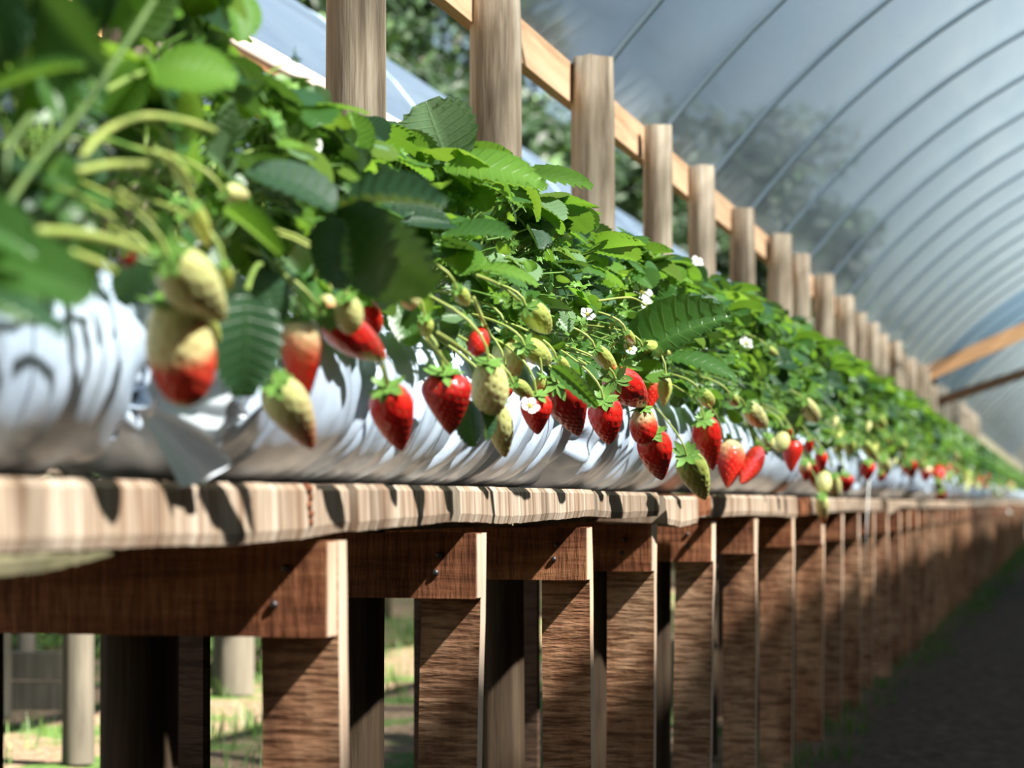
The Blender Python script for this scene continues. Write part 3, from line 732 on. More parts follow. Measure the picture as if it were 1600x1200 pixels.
# flowers
def flower_meshes():
    bp = MB(); bc = MB()
    for k in range(5):
        q = 2*PI*k/5; o = Vector((math.cos(q), math.sin(q), 0)); t = Vector((-o.y, o.x, 0))
        ring = [o*.003]
        for j in range(1, 10):
            a = -1.25 + 2.5*(j-1)/8; ring.append(o*(.0085 + .0062*math.cos(a)) + t*.0066*math.sin(a)*1.05 + Vector((0, 0, .0022*math.cos(a) + .0008*math.sin(3*a+k))))
        c_ = o*.008 + Vector((0, 0, -.0005)); vs = ring + [c_]
        bp.add(vs, [(j, (j+1) % 10, 10) for j in range(10)])
    for j in range(5):
        r = .0042*math.cos(j/4*PI/2); z = .0035*math.sin(j/4*PI/2)
        bc.v += [(r*math.cos(2*PI*k/10), r*math.sin(2*PI*k/10), z) for k in range(10)]; bc.uv += [(0, 0)]*10
    for j in range(4):
        for k in range(10): bc.f.append((j*10+k, j*10+(k+1) % 10, (j+1)*10+(k+1) % 10, (j+1)*10+k)); bc.mi.append(0)
    return bp.mesh('petals', M['petal']), bc.mesh('flower_centre', M['centre'])
FP, FC = flower_meshes()
plants = []
def add_plant(y, i, lo, label, group, scale=1.0, xo=0):
    root = empty('strawberry_plant', (BX + xo, y, BZ + 2*RB - .015)); V = VLO[i % len(VLO)] if lo else VAR[i % len(VAR)]
    root.scale = (1, -1 if (i*7 % 3) == 0 else 1, scale)
    fo = link('foliage', V[0], root); link('leaf_stalks', V[1], root); link('flower_truss', V[2], root)
    tag(root, label, 'plant', group); plants.append(root); return root
bn = ['leftmost', 'second', 'third', 'fourth', 'fifth', 'sixth', 'seventh', 'eighth']
cnt = 0
for bi, (ya, yb) in enumerate(bags):
    far = ya > 11
    stp = .165 if not far else .24
    n = max(1, int((yb-ya-.04)/stp))
    for k in range(n):
        y = ya + (k+.5)*(yb-ya)/n
        if y < .2 or y > 40: continue
        mid = px_of((BX, y)); side = ORD[k] if k < 12 else 'last'
        if bi < 5: lab = 'strawberry plant in the %s white bag from the left, %s clump along it' % (bn[bi], side)
        elif bi < 8: lab = 'blurred strawberry plant in the %s white bag from the left, %s clump along' % (bn[bi], side)
        else: lab = 'tiny blurred strawberry plant in the far part of the row'
        # height of the foliage along the row follows the photo
        hpx = [(-900, .95), (100, .92), (230, .75), (300, .60), (480, .60), (560, .68), (640, .74), (760, .80), (830, .72), (900, .74), (1000, .80), (1060, .84), (1130, .90), (1230, .92), (1300, .90), (1450, .93), (1500, .93), (1560, .85), (1670, .85)]
        sc_ = np.interp(mid, [a for a, _ in hpx], [c for _, c in hpx])
        add_plant(y, cnt + (cnt // 5), far, lab, 'strawberry plants along the bench', sc_, random.uniform(-.01, .01)); cnt += 1

# ------------------------------------------------------------------ strawberries
def berry_template(kind):
    n, rows = 72, 60; rnd = random.Random(hash(kind) % 100 if False else {'conic':1,'heart':2,'slim':3,'round':4}[kind])
    def prof_(t):
        if kind == 'conic': return (1-math.exp(-t*8))*((1-t)**.68)
        if kind == 'heart': return (1-math.exp(-t*11))*((1-t)**.74)
        if kind == 'slim': return (1-math.exp(-t*5))*((1-t)**.68)
        return (t**.48)*((1-t)**.50)
    mx = max(prof_(i/200) for i in range(201))
    ns = {'conic': 120, 'heart': 140, 'slim': 100, 'round': 90}[kind]
    seeds = []
    for k in range(ns):
        t = .05 + .93*((k+.5)/ns)**.92; seeds.append((t, (k*2.39996) % (2*PI)))
    def pos(t, a, off=0.0):
        r = .5*prof_(t)/mx
        if kind == 'heart': sx = 1 + .10*math.cos(2*a)
        else: sx = 1 + .04*math.cos(2*a)
        r = r*sx*(1 + .04*noise.noise(Vector((math.cos(a)*1.3, math.sin(a)*1.3, t*2 + len(kind)))))
        sh = .05*(4*(t-.12)*(.12-t)) if False else 0
        z = -t + (.05*math.exp(-((r/.5-.55)/.25)**2) if t < .3 else 0)
        bend = .05*math.sin(t*2.2)
        return Vector(((r+off)*math.cos(a) + bend, (r+off)*math.sin(a), z))
    sp3 = np.array([list(pos(t, a)) for t, a in seeds])
    b = MB(); vs = []
    for j in range(rows+1):
        t = (1 - math.cos(PI*j/rows))/2; t = min(max(t, .0005), .9995)
        for k in range(n):
            a = 2*PI*k/n; p_ = np.array(list(pos(t, a)))
            dd = np.sqrt(((sp3 - p_)**2).sum(1)).min()
            off = -.034*math.exp(-(dd/.034)**2) + .008*min(1, dd/.06)
            vs.append(pos(t, a, off if .03 < t < .985 else 0))
    fs = [(j*n+k, (j+1)*n+k, (j+1)*n+(k+1) % n, j*n+(k+1) % n) for j in range(rows) for k in range(n)]
    b.add(vs, fs); body = b.mesh('fruit', BM['red'])
    s_ = MB()
    for t, a in seeds:
        c_ = pos(t, a, -.012); o_ = Vector((math.cos(a), math.sin(a), 0)); tn = Vector((-math.sin(a), math.cos(a), 0)); dn = (pos(min(t+.02, .999), a) - pos(max(t-.02, 0), a)).normalized(); nn = tn.cross(dn); nn = nn if nn.dot(o_) > 0 else -nn
        s_.add([c_ + dn*.021, c_ + tn*.011, c_ - dn*.021, c_ - tn*.011, c_ + nn*.010, c_ - nn*.003], [(0,1,4),(1,2,4),(2,3,4),(3,0,4),(1,0,5),(2,1,5),(3,2,5),(0,3,5)])
    return body, s_.mesh('seeds', M['seed'])
BT = {k: berry_template(k) for k in ('conic', 'heart', 'slim', 'round')}
def calyx_mesh(seed):
    rnd = random.Random(seed); b = MB()
    for k in range(10):
        q = 2*PI*k/10 + rnd.uniform(-.15, .15); o = Vector((math.cos(q), math.sin(q), 0)); t = Vector((-o.y, o.x, 0)); L = rnd.uniform(.36, .52); w_ = rnd.uniform(.085, .12); up = rnd.uniform(-.10, .28)
        vs = []
        for j in range(5):
            s = j/4; ww = w_*math.sin(PI*min(.98, s*.85+.12))**.8*(1 if j < 4 else .05)
            c_ = o*(L*s) + Vector((0, 0, .02 + up*s*s - .05*s))
            vs += [c_ - t*ww + Vector((0,0,.012)), c_, c_ + t*ww + Vector((0,0,.012))]
        b.add(vs, [(3*j+a, 3*j+a+1, 3*j+a+4, 3*j+a+3) for j in range(4) for a in range(2)])
    b.tube([(0,0,.0),(0,0,.05)], [.07,.03], 8)
    return b.mesh('calyx', M['calyx'])
CX = [calyx_mesh(i) for i in range(3)]
def strawberry(cap, tip, wpx, kind, col, label, l=.63, group=None, stalk=True, seed=0, root_to=None, cal=True, calyx_s=1.0):
    A = at(*cap, l); B = at(*tip, l + .004)
    d = depth_of(A); wd = wpx/F*d; ax = (B - A); L = max(ax.length, wd*.9)
    z = -ax.normalized(); rnd = random.Random(seed)
    q = z.to_track_quat('Z', 'Y').to_matrix().to_4x4() @ Matrix.Rotation(rnd.uniform(0, 6.28) if kind != 'heart' else {0: .1}.get(0), 4, 'Z')
    root = empty('strawberry', A); root.matrix_world = Matrix.Translation(A) @ q
    body, sd = BT[kind]
    o = link('fruit', body, root); o.scale = (wd, wd, L)
    o.material_slots[0].link = 'OBJECT'; o.material_slots[0].material = BM[col]
    s = link('seeds', sd, o); 
    if col in ('green', 'pale'): s.material_slots[0].link = 'OBJECT'; s.material_slots[0].material = M['seedgreen']
    s['kind'] = 'stuff'
    if cal:
        c = link('calyx', CX[seed % 3], root); cs = wd*1.25*calyx_s; c.scale = (cs, cs, cs); c.location = (0, 0, .035*wd)
    if stalk:
        A2 = A + z*.004; hang = rnd.uniform(.025, .05)
        e = root_to or Vector((BX + rnd.uniform(.02, .07), A.y + rnd.uniform(-.03, .05), max(A.z + .03, .93) + rnd.uniform(0, .03)))
        ctrl = A + z*hang + Vector((.0, 0, .03))
        b = MB(); pts = bez(A2, ctrl, e, 9); b.tube(pts, .0017, 6, False)
        st_ = b.obj('stalk', M['fruitstalk'], root); st_.matrix_parent_inverse = root.matrix_world.inverted()
    tag(root, label, 'strawberry', group); return root
G = 'strawberries hanging from the plants'
S = [
 ((264,400),(352,497),88,'slim','pale','large pale yellow-green strawberry above the half red one at left'),
 ((268,474),(292,634),108,'round','half','big half ripe strawberry, cream above and red below'),
 ((312,480),(343,550),30,'slim','green','small slender green berry right of the half ripe strawberry'),
 ((470,498),(478,630),68,'conic','shoulder','tall red strawberry with a pale shoulder beside the dark drooping leaf'),
 ((428,598),(486,702),70,'conic','blush','pale strawberry with a pink blush tipped to the lower right'),
 ((505,494),(600,560),66,'slim','red','red strawberry lying slanted on the bag top under a pale one'),
 ((570,472),(588,520),38,'round','red','red berry half hidden behind the small pale round berry'),
 ((543,466),(549,520),46,'round','pale','small round pale berry resting over two red ones'),
 ((514,460),(507,492),28,'round','blush','tiny orange tinted berry at the left of the red pair'),
 ((606,608),(631,704),68,'conic','red','bright red strawberry with a raised green calyx, hanging alone'),
 ((694,586),(701,680),72,'heart','dark','deep red heart-shaped strawberry left of the pale bunch'),
 ((764,568),(770,648),60,'round','pale','plump pale green strawberry in front of the bunch'),
 ((793,526),(803,602),50,'slim','pale','tall pale green strawberry behind the plump one'),
 ((775,632),(789,713),44,'slim','pale','pale pointed strawberry hanging lowest of the pale bunch'),
 ((752,516),(742,556),34,'round','red','red berry peeking from the leaves above the pale bunch'),
 ((790,586),(788,622),26,'round','red','sliver of a red berry behind the plump pale one'),
 ((802,598),(833,623),24,'slim','green','little green berry stub beneath the tall pale one'),
 ((838,618),(842,679),48,'conic','red','red strawberry with a white petal stuck on its shoulder'),
 ((872,600),(902,682),64,'heart','dark','large dark red strawberry beside the drooping narrow leaf'),
 ((943,626),(952,692),56,'conic','red','red strawberry under the tip of the narrow leaf'),
 ((962,592),(1006,636),58,'heart','red','bright red strawberry topmost in the middle cluster'),
 ((1022,584),(1014,642),34,'conic','shoulder','pale shouldered red berry tucked behind the topmost red one'),
 ((1040,588),(1037,636),24,'slim','green','slim green berry at the right of the middle red cluster'),
 ((1004,640),(1004,694),44,'round','shoulder','round brownish half ripe berry below the middle cluster'),
 ((1019,678),(1036,750),54,'conic','red','red strawberry hanging left of the pale pointed green one'),
 ((1073,712),(1100,780),48,'conic','green','green pointed strawberry hanging over the plank edge'),
 ((1100,656),(1113,736),46,'conic','red','tall red strawberry right of the white bag tip'),
 ((1142,690),(1135,762),46,'conic','shoulder','red strawberry with a whitish shoulder, partly behind the tall red one'),
 ((1186,704),(1158,754),34,'slim','dark','dark red berry half covered by a small leaf'),
 ((822,478),(857,520),42,'slim','green','green berry upright among the leaves above the pale bunch'),
 ((820,540),(862,567),40,'slim','green','green strawberry lying sideways below the upright green one'),
 ((870,560),(890,577),18,'slim','green','tiny green berry between the sideways one and the middle leaves'),
 ((714,452),(733,476),26,'slim','green','small green berry under the large dark hanging leaf'),
 ((643,452),(641,484),32,'round','pale','small pale berry just below the large dark leaf'),
 ((664,498),(668,532),26,'conic','green','small green berry on a bent stalk above the deep red heart'),
 ((846,588),(844,612),20,'round','green','tiny green berry above the white petal'),
 ((930,544),(966,586),28,'slim','green','narrow green berry pointing at the topmost red one'),
 ((1004,540),(1048,554),24,'slim','green','long green berry lying level among the leaves'),
 ((1092,612),(1111,632),24,'round','green','small round green berry above the tall red one'),
 ((1140,618),(1150,632),17,'round','green','tiny green berry right of the small round one'),
 ((1164,634),(1198,666),34,'slim','pale','pale green berry alone among leaves right of centre'),
 ((978,518),(992,540),16,'slim','green','tiny green bud berry near the white flowers'),
 ((1254,626),(1277,656),28,'round','pale','pale berry up in the leaves over the small red cluster'),
 ((1198,544),(1216,556),14,'slim','green','tiny green berry high on the right shoulder of the foliage'),
 ((1200,682),(1200,704),24,'round','pale','left one of two small pale berries side by side'),
 ((1224,676),(1220,706),26,'round','pale','right one of two small pale berries side by side'),
 ((1240,688),(1237,738),30,'conic','red','pointed red berry below the two pale ones'),
 ((1231,668),(1231,682),12,'round','red','red speck of a berry above the two pale ones'),
 ((1257,722),(1258,752),20,'conic','shoulder','small half red berry right of the pointed red one'),
 ((1264,686),(1264,706),14,'round','red','tiny red berry in shade right of the pale pair'),
 ((1283,706),(1283,738),20,'conic','red','small red berry in front of a white bag corner'),
 ((1268,722),(1276,764),20,'slim','dark','dark slender berry behind the low pale pair'),
 ((1288,738),(1284,772),26,'round','pale','left berry of the low pale pair'),
 ((1304,744),(1305,776),22,'round','pale','right berry of the low pale pair'),
 ((1321,742),(1320,772),24,'heart','dark','dark red berry right of the low pale pair'),
 ((1284,776),(1287,820),22,'conic','blush','pinkish pointed berry hanging lowest, over the plank edge'),
 ((1356,722),(1356,752),24,'conic','red','red berry beside the white hanging string'),
 ((1346,688),(1374,722),20,'slim','green','long green berry right of the yellowish bud cluster'),
 ((1380,716),(1382,740),22,'round','pale','pale round berry below the long green one'),
 ((1376,738),(1377,750),14,'round','red','red berry peeping under the pale round one'),
 ((1418,722),(1424,748),24,'heart','red','red berry over the blurred sixth bag'),
 ((1448,728),(1447,754),20,'conic','shoulder','blurred half red berry left of a redder one'),
 ((1468,730),(1466,752),20,'round','red','blurred red berry right of a half red one'),
 ((1466,750),(1467,764),14,'round','pale','small blurred pale berry above the low dark red one'),
 ((1471,766),(1471,780),16,'round','dark','low dark red blurred berry near the far planks'),
 ((1490,706),(1494,720),14,'round','blush','blurred pale berry high up at the far right'),
 ((1368,652),(1384,668),20,'slim','green','yellow green berry in the upper leaves above the long green one'),
 ((1326,686),(1329,706),20,'round','green','greenish berry of the yellowish bud cluster'),
 ((1312,690),(1312,704),15,'round','green','smaller greenish berry left in the yellowish bud cluster'),
 ((1404,690),(1410,704),20,'slim','green','yellowish blurred berry in the far leaves'),
 ((350,300),(388,308),30,'slim','pale','small pale yellow berry in the upper left leaves'),
 ((303,322),(326,388),32,'slim','green','long yellow-green berry above the large pale one'),
 ((276,255),(292,296),26,'slim','green','slender yellowish berry in the blurred upper left leaves'),
 ((350,414),(358,456),22,'slim','green','little green berry right of the large pale one'),
 ((196,392),(200,414),24,'round','dark','dark red spot of a berry in shade left of the large pale one'),
 ((862,364),(894,371),16,'slim','green','yellow-green berry high in front of the third visible post'),
]
for i, (cap, tip, wp, kd, cl, lab) in enumerate(S):
    small = cap[0] > 1190
    l = .635
    if cap[1] < 560 and cap[0] < 1200 and cl == 'green': l = .645
    if 'behind' in lab or 'sliver' in lab or 'hidden' in lab: l = .672
    if 'in front' in lab or 'resting over' in lab or 'large pale' in lab: l = .610
    if lab.startswith('yellow-green berry high'): l = .72
    strawberry(cap, tip, wp*(1.0), kd, cl, lab, l, G, stalk=True, seed=i*13+5, calyx_s=.8 if cl != 'green' else .9)
rf = random.Random(3)
for i in range(60):
    px = 1480 + 110*(i/60); iv = 1000/(VX-px)
    rat = rf.uniform(.06, .30) if i % 3 else rf.uniform(.12, .2)
    col = rf.choice(['red', 'pale', 'shoulder', 'green', 'green', 'pale']); y_ = VY - rat*(VX-px); h = .055*(VX-px)*rf.uniform(.8, 1.2)
    strawberry((px, y_ - h), (px + rf.uniform(-3, 3), y_), h*.7, 'round' if i % 2 else 'conic', col, 'tiny blurred %s strawberry at the far end of the row' % {'red':'red','pale':'pale','shoulder':'half red','green':'green'}[col], .64, 'tiny strawberries at the far end', seed=i)
for i in range(26):
    px = rf.uniform(1300, 1480); rat = rf.uniform(.2, .36); col = rf.choice(['green', 'green', 'pale']); y_ = VY - rat*(VX-px); h = .045*(VX-px)*rf.uniform(.8, 1.2)
    strawberry((px, y_ - h), (px + rf.uniform(-6, 6), y_), h*.6, 'slim', col, 'small blurred %s berry among the yellowish stalks on the right' % col, .65, 'small unripe berries among the stalks', seed=i)

# flowers on their plants
def nearest_plant(p): return min(plants, key=lambda r: abs(r.location.y - p.y))
for i, (px, py, l, s) in enumerate([(462,226,.70,1.7), (1003,456,.70,1.3), (918,491,.66,.8), (945,426,.74,.6), (1053,408,.80,.9), (1089,409,.80,1.0), (1166,536,.68,1.1), (1342,625,.70,1.5), (984,545,.65,.8), (1012,478,.70,1.0), (828,634,.60,.8), (1577,800,.66,1.6)]):
    P_ = at(px, py, l); pl = nearest_plant(P_)
    q = Vector((.55, -.65, .55)).normalized().to_track_quat('Z', 'Y') @ Matrix.Rotation(i*1.1, 3, 'Z').to_quaternion()
    f = link('petals', FP); f.name = 'flower'; f.scale = (s,)*3; f.location = P_; f.rotation_euler = q.to_euler()
    f.parent = pl; f.matrix_parent_inverse = Matrix.LocRotScale(pl.location, None, pl.scale).inverted()
    c = link('flower_centre', FC, f)
    f['label'] = 'white five petalled flower'

# ------------------------------------------------------------------ single large leaves the photo shows, each on its plant
def cam_dir(r, u, t):
    """direction given as right / up / toward the camera"""
    return Vector((CT*r + ST*t, ST*r - CT*t, u))
def big_leaf(items, mat, l, stem_from=None, name='leaf', label=None):
    if not stem_from and len(items) > 1:
        return [big_leaf([it], mat, l, (0, 0) and None, name, label) for it in items]
    b = MB(); pts = []
    for (bx, by, tx, ty, wr, nr, tm) in items:
        A = at(bx, by, l); B0 = at(tx, ty, l); dep = depth_of(A)
        # keep the leaflet roughly square to the view instead of along the row
        B = at_y(tx, ty, A.y); d = (B - A); tilt = cam_dir(0, 0, 1)*d.length*nr[3] if len(nr) > 3 else Vector((0,0,0))
        d = d + tilt; L = d.length
        add_leaflet(b, A, d, cam_dir(*nr[:3]), L*1.02, L*wr, LT[tm]); pts.append(A)
    if stem_from:
        s0 = at(*stem_from[:2], stem_from[2] if len(stem_from) > 2 else l + .08); e = pts[0]; b.cur = 1; b.tube(bez(s0, (s0+e)/2 + Vector((0, 0, .03)), e, 7), .0024, 6, False)
    pl = nearest_plant(pts[0])
    o = b.obj(name, [mat, M['stalk']]); o.parent = pl; o.matrix_parent_inverse = Matrix.LocRotScale(pl.location, None, pl.scale).inverted()
    if label: o['label'] = label
    return o
big_leaf([(528,332,640,475,.95,(-.5,-.45,.75,.1),2), (522,334,500,450,.95,(-.7,-.35,.6,.1),2), (532,330,690,285,.6,(-.1,.9,.5,.2),1), (525,330,395,250,.85,(.1,.9,.5,.3),0)], M['leaf_dark'], .60, (470,520,.72), label='large dark hanging leaf')
big_leaf([(703,262,660,152,1.2,(-.25,.25,1,.1),0)], M['leaf_pale'], .74, (700,330,.78), label='pale pleated upright leaf')
big_leaf([(695,262,832,240,.66,(-.1,.8,.6,.2),2), (800,278,916,252,.56,(0,.85,.5,.2),2), (720,288,855,276,.55,(0,.85,.5,.2),0), (705,275,725,330,.8,(-.3,.2,1,.1),1)], M['leaf_bright'], .72, (730,400,.78), label='bright green leaf spread against the posts')
big_leaf([(860,335,938,345,.75,(.1,.8,.7,.1),0)], M['leaf'], .74)
big_leaf([(690,372,800,352,.75,(0,1,.5,.15),0)], M['leaf'], .68)
big_leaf([(745,420,840,412,.55,(0,1,.4,.1),2)], M['leaf_bright'], .66)
big_leaf([(385,455,395,620,.72,(.35,.1,1,.1),2)], M['leaf_dark'], .625, (420,430,.68), label='dark bluish leaf drooping over the bag')
big_leaf([(735,620,765,690,.45,(.8,.1,.7,.1),3), (732,625,735,700,.62,(-.3,.2,1,.1),1)], M['leaf_dark'], .64, label='small leaf hanging beneath the pale bunch')
big_leaf([(862,574,935,632,.34,(-.5,.6,.7,.1),1)], M['leaf'], .625, label='narrow folded leaf above the red berries')
big_leaf([(985,560,1130,470,.62,(-.35,.6,1,.1),1), (985,560,870,540,.6,(.1,.9,.5,.2),0)], M['leaf'], .68)
big_leaf([(1040,560,1150,555,.5,(0,1,.6,.1),2), (1040,548,1060,440,.7,(0,.3,1),3)], M['leaf'], .68)
# blurred near leaves at the upper left
big_leaf([(235,110,358,90,.95,(.3,.6,.75,.1),2), (230,100,165,190,.8,(.1,.5,.9,.1),0)], M['leaf_bright'], .66, (20,300,.70), label='bright backlit leaf at the top left')
big_leaf([(200,60,250,-60,.9,(.1,.4,-1,.1),0)], M['leaf_bright'], .66)
big_leaf([(60,-10,150,120,.95,(-.5,-.45,.75,.1),0), (40,0,-60,90,.9,(-.6,-.4,.7),2), (190,-40,120,60,.9,(-.7,-.3,.6),1)], M['leaf_dark'], .64, (10,320,.70), label='dark blurred leaf at the top left corner')
big_leaf([(-20,150,130,75,.35,(0,1,.5,.1),0), (100,190,75,80,.6,(.3,.2,1),1)], M['leaf'], .62)
big_leaf([(-60,400,150,440,.55,(0,.6,.85,.1),0), (-60,390,40,330,.7,(.2,.6,.8,.1),0), (-30,440,60,475,.8,(.1,.5,.9),2), (60,440,130,470,.7,(.2,.5,.9),0), (-90,330,60,375,.6,(0,.6,.8),1)], M['leaf'], .60, label='glossy blurred leaf over the near bag')
big_leaf([(-40,460,110,470,.35,(0,1,.4,.2),2)], M['leaf_dark'], .58)
big_leaf([(235,395,185,480,.75,(.2,.3,1,.1),0)], M['leaf_dark'], .66)
big_leaf([(260,380,215,440,.8,(-.2,.4,1,.1),1)], M['leaf_dark'], .67)
big_leaf([(150,360,120,450,.7,(.1,.4,1,.1),0)], M['leaf'], .64)
big_leaf([(310,420,350,480,.8,(.1,.3,1,.1),0)], M['leaf_dark'], .67)
big_leaf([(400,420,440,500,.8,(.1,.3,1,.1),2)], M['leaf_dark'], .67)
big_leaf([(440,430,480,490,.75,(-.2,.5,.9,.1),0)], M['leaf'], .68)
big_leaf([(60,300,150,340,.55,(0,.7,.7,.1),2)], M['leaf'], .66)
big_leaf([(0,250,60,320,.8,(.2,.5,.8,.1),0)], M['leaf_dark'], .68)
big_leaf([(620,470,650,540,.8,(.2,.4,.9,.1),0)], M['leaf'], .68)
big_leaf([(350,330,445,400,.32,(-.3,.8,.5,.1),3)], M['leaf_bright'], .62, label='narrow bright leaf pointing right')
big_leaf([(400,160,330,230,.8,(0,.6,.8),0), (500,190,485,128,.9,(-.2,.3,1),0)], M['leaf_pale'], .70)
big_leaf([(555,250,550,170,.7,(.5,.3,.8),3), (430,200,420,115,.7,(.2,.4,.8),1)], M['leaf_bright'], .72)
big_leaf([(300,200,190,150,.7,(0,.8,.6,.1),0), (120,300,40,240,.7,(0,.7,.7),1), (260,330,215,420,.5,(.2,.3,1),2), (180,330,100,300,.7,(.1,.8,.5,.1),0)], M['leaf'], .65)
# yellowish fruiting stems arching at the left
def arch_stem(pts, l, r=.0032, label='yellow green flower stem', dk=False):
    P_ = [at(x, y, l) for x, y in pts]; Q = []
    for i in range(len(P_)-1):
        p0 = P_[max(i-1, 0)]; p1 = P_[i]; p2 = P_[i+1]; p3 = P_[min(i+2, len(P_)-1)]
        for k in range(5):
            t = k/5; Q.append(.5*((2*p1) + (p2-p0)*t + (2*p0-5*p1+4*p2-p3)*t*t + (3*p1-p0-3*p2+p3)*t**3))
    Q.append(P_[-1]); b = MB(); b.tube(Q, r, 8, True)
    pl = nearest_plant(P_[0]); o = b.obj('flower_stem', M['darkstalk'] if dk else M['fruitstalk']); o.parent = pl; o.matrix_parent_inverse = Matrix.LocRotScale(pl.location, None, pl.scale).inverted(); o['label'] = label
arch_stem([(128,245),(165,205),(225,182),(290,190),(335,205)], .60, .0026)
arch_stem([(122,268),(170,258),(228,257)], .60, .0028)
arch_stem([(240,238),(270,250),(300,288)], .60, .0028)
arch_stem([(186,300),(215,322),(240,345)], .60, .0026)
arch_stem([(60,362),(120,365),(180,378),(225,395)], .59, .0034)
arch_stem([(110,395),(150,410),(178,425)], .59, .003)
arch_stem([(5,330),(60,250),(130,170),(190,80),(240,0)], .62, .0024, dk=True)
arch_stem([(5,300),(15,230),(50,180)], .62, .0022, dk=True)
arch_stem([(740,465),(752,495),(768,528)], .63, .0018)
arch_stem([(683,520),(712,538),(742,562)], .63, .0022)
arch_stem([(665,530),(682,548),(700,570)], .63, .0016)
arch_stem([(1030,590),(1048,600),(1068,612)], .63, .0018)
arch_stem([(1106,632),(1122,655),(1132,690)], .63, .0018)
arch_stem([(745,430),(780,445),(812,470)], .63, .0018)
arch_stem([(935,470),(985,465),(1010,478)], .64, .0016)
arch_stem([(597,560),(602,580),(607,600)], .63, .0016)

# white string tied down the bench front
b = MB(); b.tube([at(1358, 750, .70), at(1355, 800, .70), at(1352, 900, .70)], .002, 5); tag(b.obj('string', M['petal']), 'thin white string hanging down the bench front past the red berry', 'string')

# ------------------------------------------------------------------ posts and boards of the next row, seen under the bench
def bg_post(cx, wpx, ybot, top=1.2, lab=''):
    d = F*HC/(ybot - VY); s_ = (cx-800)/F*d; X = -ST*d + CT*s_; Y = CT*d + ST*s_
    o = round_post(0, 0, wpx/F*d/2, top).obj('row_post', M['greypost'], loc=(X, Y, 0)); tag(o, lab, 'post', 'posts of the next row'); return o
bg_post(365, 62, 1084, lab='grey round post standing on the litter seen under the bench')
bg_post(122, 48, 1192, lab='narrow sunlit round post beneath the bench near the left edge')
bg_post(4, 26, 1120, lab='slim post at the extreme left edge under the bench')
bg_post(40, 30, 1025, lab='short far post in the weeds under the bench at left')
bg_post(985, 20, 960, lab='thin far post glimpsed between two trestles')
for k, (yy, lab) in enumerate([(1038, 'upper grey board lying behind the bench at the left'), (1085, 'lower grey board lying behind the bench at the left')]):
    d = 7.5; X0 = at_y(-60, yy, 7.2); X1 = at_y(96, yy, 7.2)
    b = MB(); b.box(X0.x, X1.x, 7.2, 7.25, X0.z - .05, X0.z + .045); tag(b.obj('grey_board', M['greypost'], smooth=False), lab, 'board')

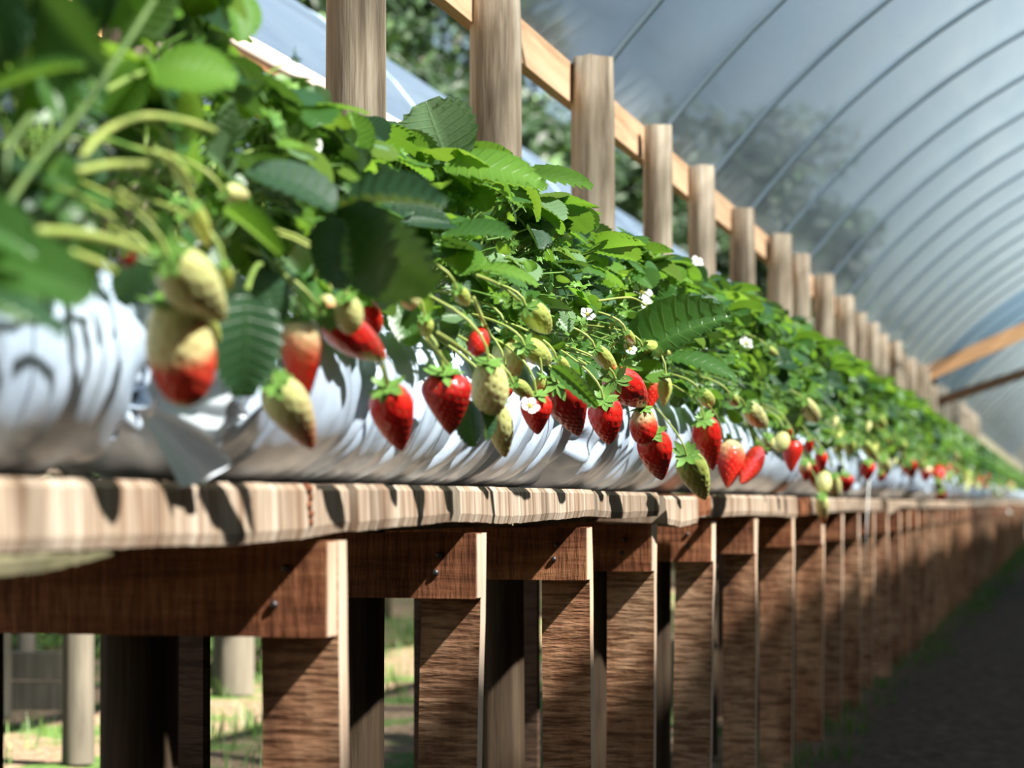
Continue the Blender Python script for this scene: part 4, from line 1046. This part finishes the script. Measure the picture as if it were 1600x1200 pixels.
# ------------------------------------------------------------------ trees beyond the tunnels
def tree_mesh(seed, R, H):
    rnd = random.Random(seed); b = MB(); t_ = MB()
    t_.tube([(0, 0, -.05), (.1, 0, H*.3), (-.1, .1, H*.6), (0, 0, H*.85)], [.22, .18, .12, .04], 10)
    clumps = []
    for k in range(64):
        q = rnd.uniform(0, 2*PI); rr = R*math.sqrt(rnd.random())*.95; z = H*rnd.uniform(.16, .95); rr *= math.sin(PI*min(.95, z/H*.8+.15))**.6
        clumps.append((rr*math.cos(q), rr*math.sin(q), z, rnd.uniform(.55, 1.2)))
        if k % 3 == 0: t_.tube([(0, 0, z*.6), (rr*math.cos(q)*.9, rr*math.sin(q)*.9, z)], [.06, .02], 6)
    for (x, y, z, r) in clumps:
        for k in range(200):
            v = Vector((rnd.gauss(0, 1), rnd.gauss(0, 1), rnd.gauss(0, 1))).normalized()*r*rnd.uniform(.6, 1)
            v.z *= .7; s = rnd.uniform(.08, .17); d = Vector((rnd.uniform(-1, 1), rnd.uniform(-1, 1), rnd.uniform(-.8, .3))).normalized(); n_ = (v.normalized() + Vector((0, 0, .5))).normalized(); sd = d.cross(n_).normalized()
            c = Vector((x, y, z)) + v
            b.add([c - d*s, c - d*s*.1 + sd*s*.45 + n_*s*.1, c + d*s, c - d*s*.1 - sd*s*.45 + n_*s*.1], [(0, 1, 2, 3)], [(.4, .3)]*4)
    return b.mesh('crown', M['treeleaf'], False), t_.mesh('trunk', M['bark'])
TM = [tree_mesh(1, 2.6, 7.0), tree_mesh(2, 3.0, 8.5), tree_mesh(3, 2.2, 6.0)]
for i, (x, y, s) in enumerate([(-7.2, 12.5, .8), (-7.4, 17.5, .85), (-7.2, 22.5, .95), (-7.5, 28, .9), (-7.2, 34, .85), (-7.8, 40, .9), (-7.4, 47, 1.0), (-7.6, 53, 1.2), (-7.6, 61, 1.3), (-14, 13, 1.35), (-14, 22, 1.45), (-14.5, 32, 1.5), (-15, 43, 1.6), (-16, 56, 1.8)]):
    r = empty('tree', (x, y, 0)); r.scale = (s, s, s*random.uniform(.9, 1.05)); r.rotation_euler.z = i*1.3
    link('crown', TM[i % 3][0], r); link('trunk', TM[i % 3][1], r)
    tag(r, 'dark evergreen tree behind the tunnels, %s counting away from the camera' % ORD[i] if i < 4 else 'dark leafy tree in the blurred line behind the tunnels', 'tree', 'trees behind the tunnels')
# low shrubs close behind the bench, seen between its legs
def shrub(x, y, r, lab):
    rnd = random.Random(int(x*100+y*10)); b = MB()
    for k in range(500):
        v = Vector((rnd.gauss(0, 1), rnd.gauss(0, 1), abs(rnd.gauss(0, 1)))).normalized()*r*rnd.uniform(.5, 1)
        s = rnd.uniform(.025, .05); d = Vector((rnd.uniform(-1, 1), rnd.uniform(-1, 1), rnd.uniform(-.5, .6))).normalized(); n_ = v.normalized(); sd = d.cross(n_).normalized()
        b.add([v - d*s, v + sd*s*.45, v + d*s, v - sd*s*.45], [(0, 1, 2, 3)], [(.4, .3)]*4)
    o = b.obj('shrub', M['grass'], loc=(x, y, 0), smooth=False); tag(o, lab, 'shrub')
for (px, yb_, r, lab) in [(318, 1062, .30, 'bright green shrub seen under the bench left of the grey post'), (60, 1010, .35, 'green bush in the far litter at the left under the bench'), (200, 1020, .4, 'bush hidden behind the thick dark post')]:
    d = F*HC/(yb_ - VY); s_ = (px-800)/F*d; shrub(-ST*d + CT*s_, CT*d + ST*s_, r, lab)
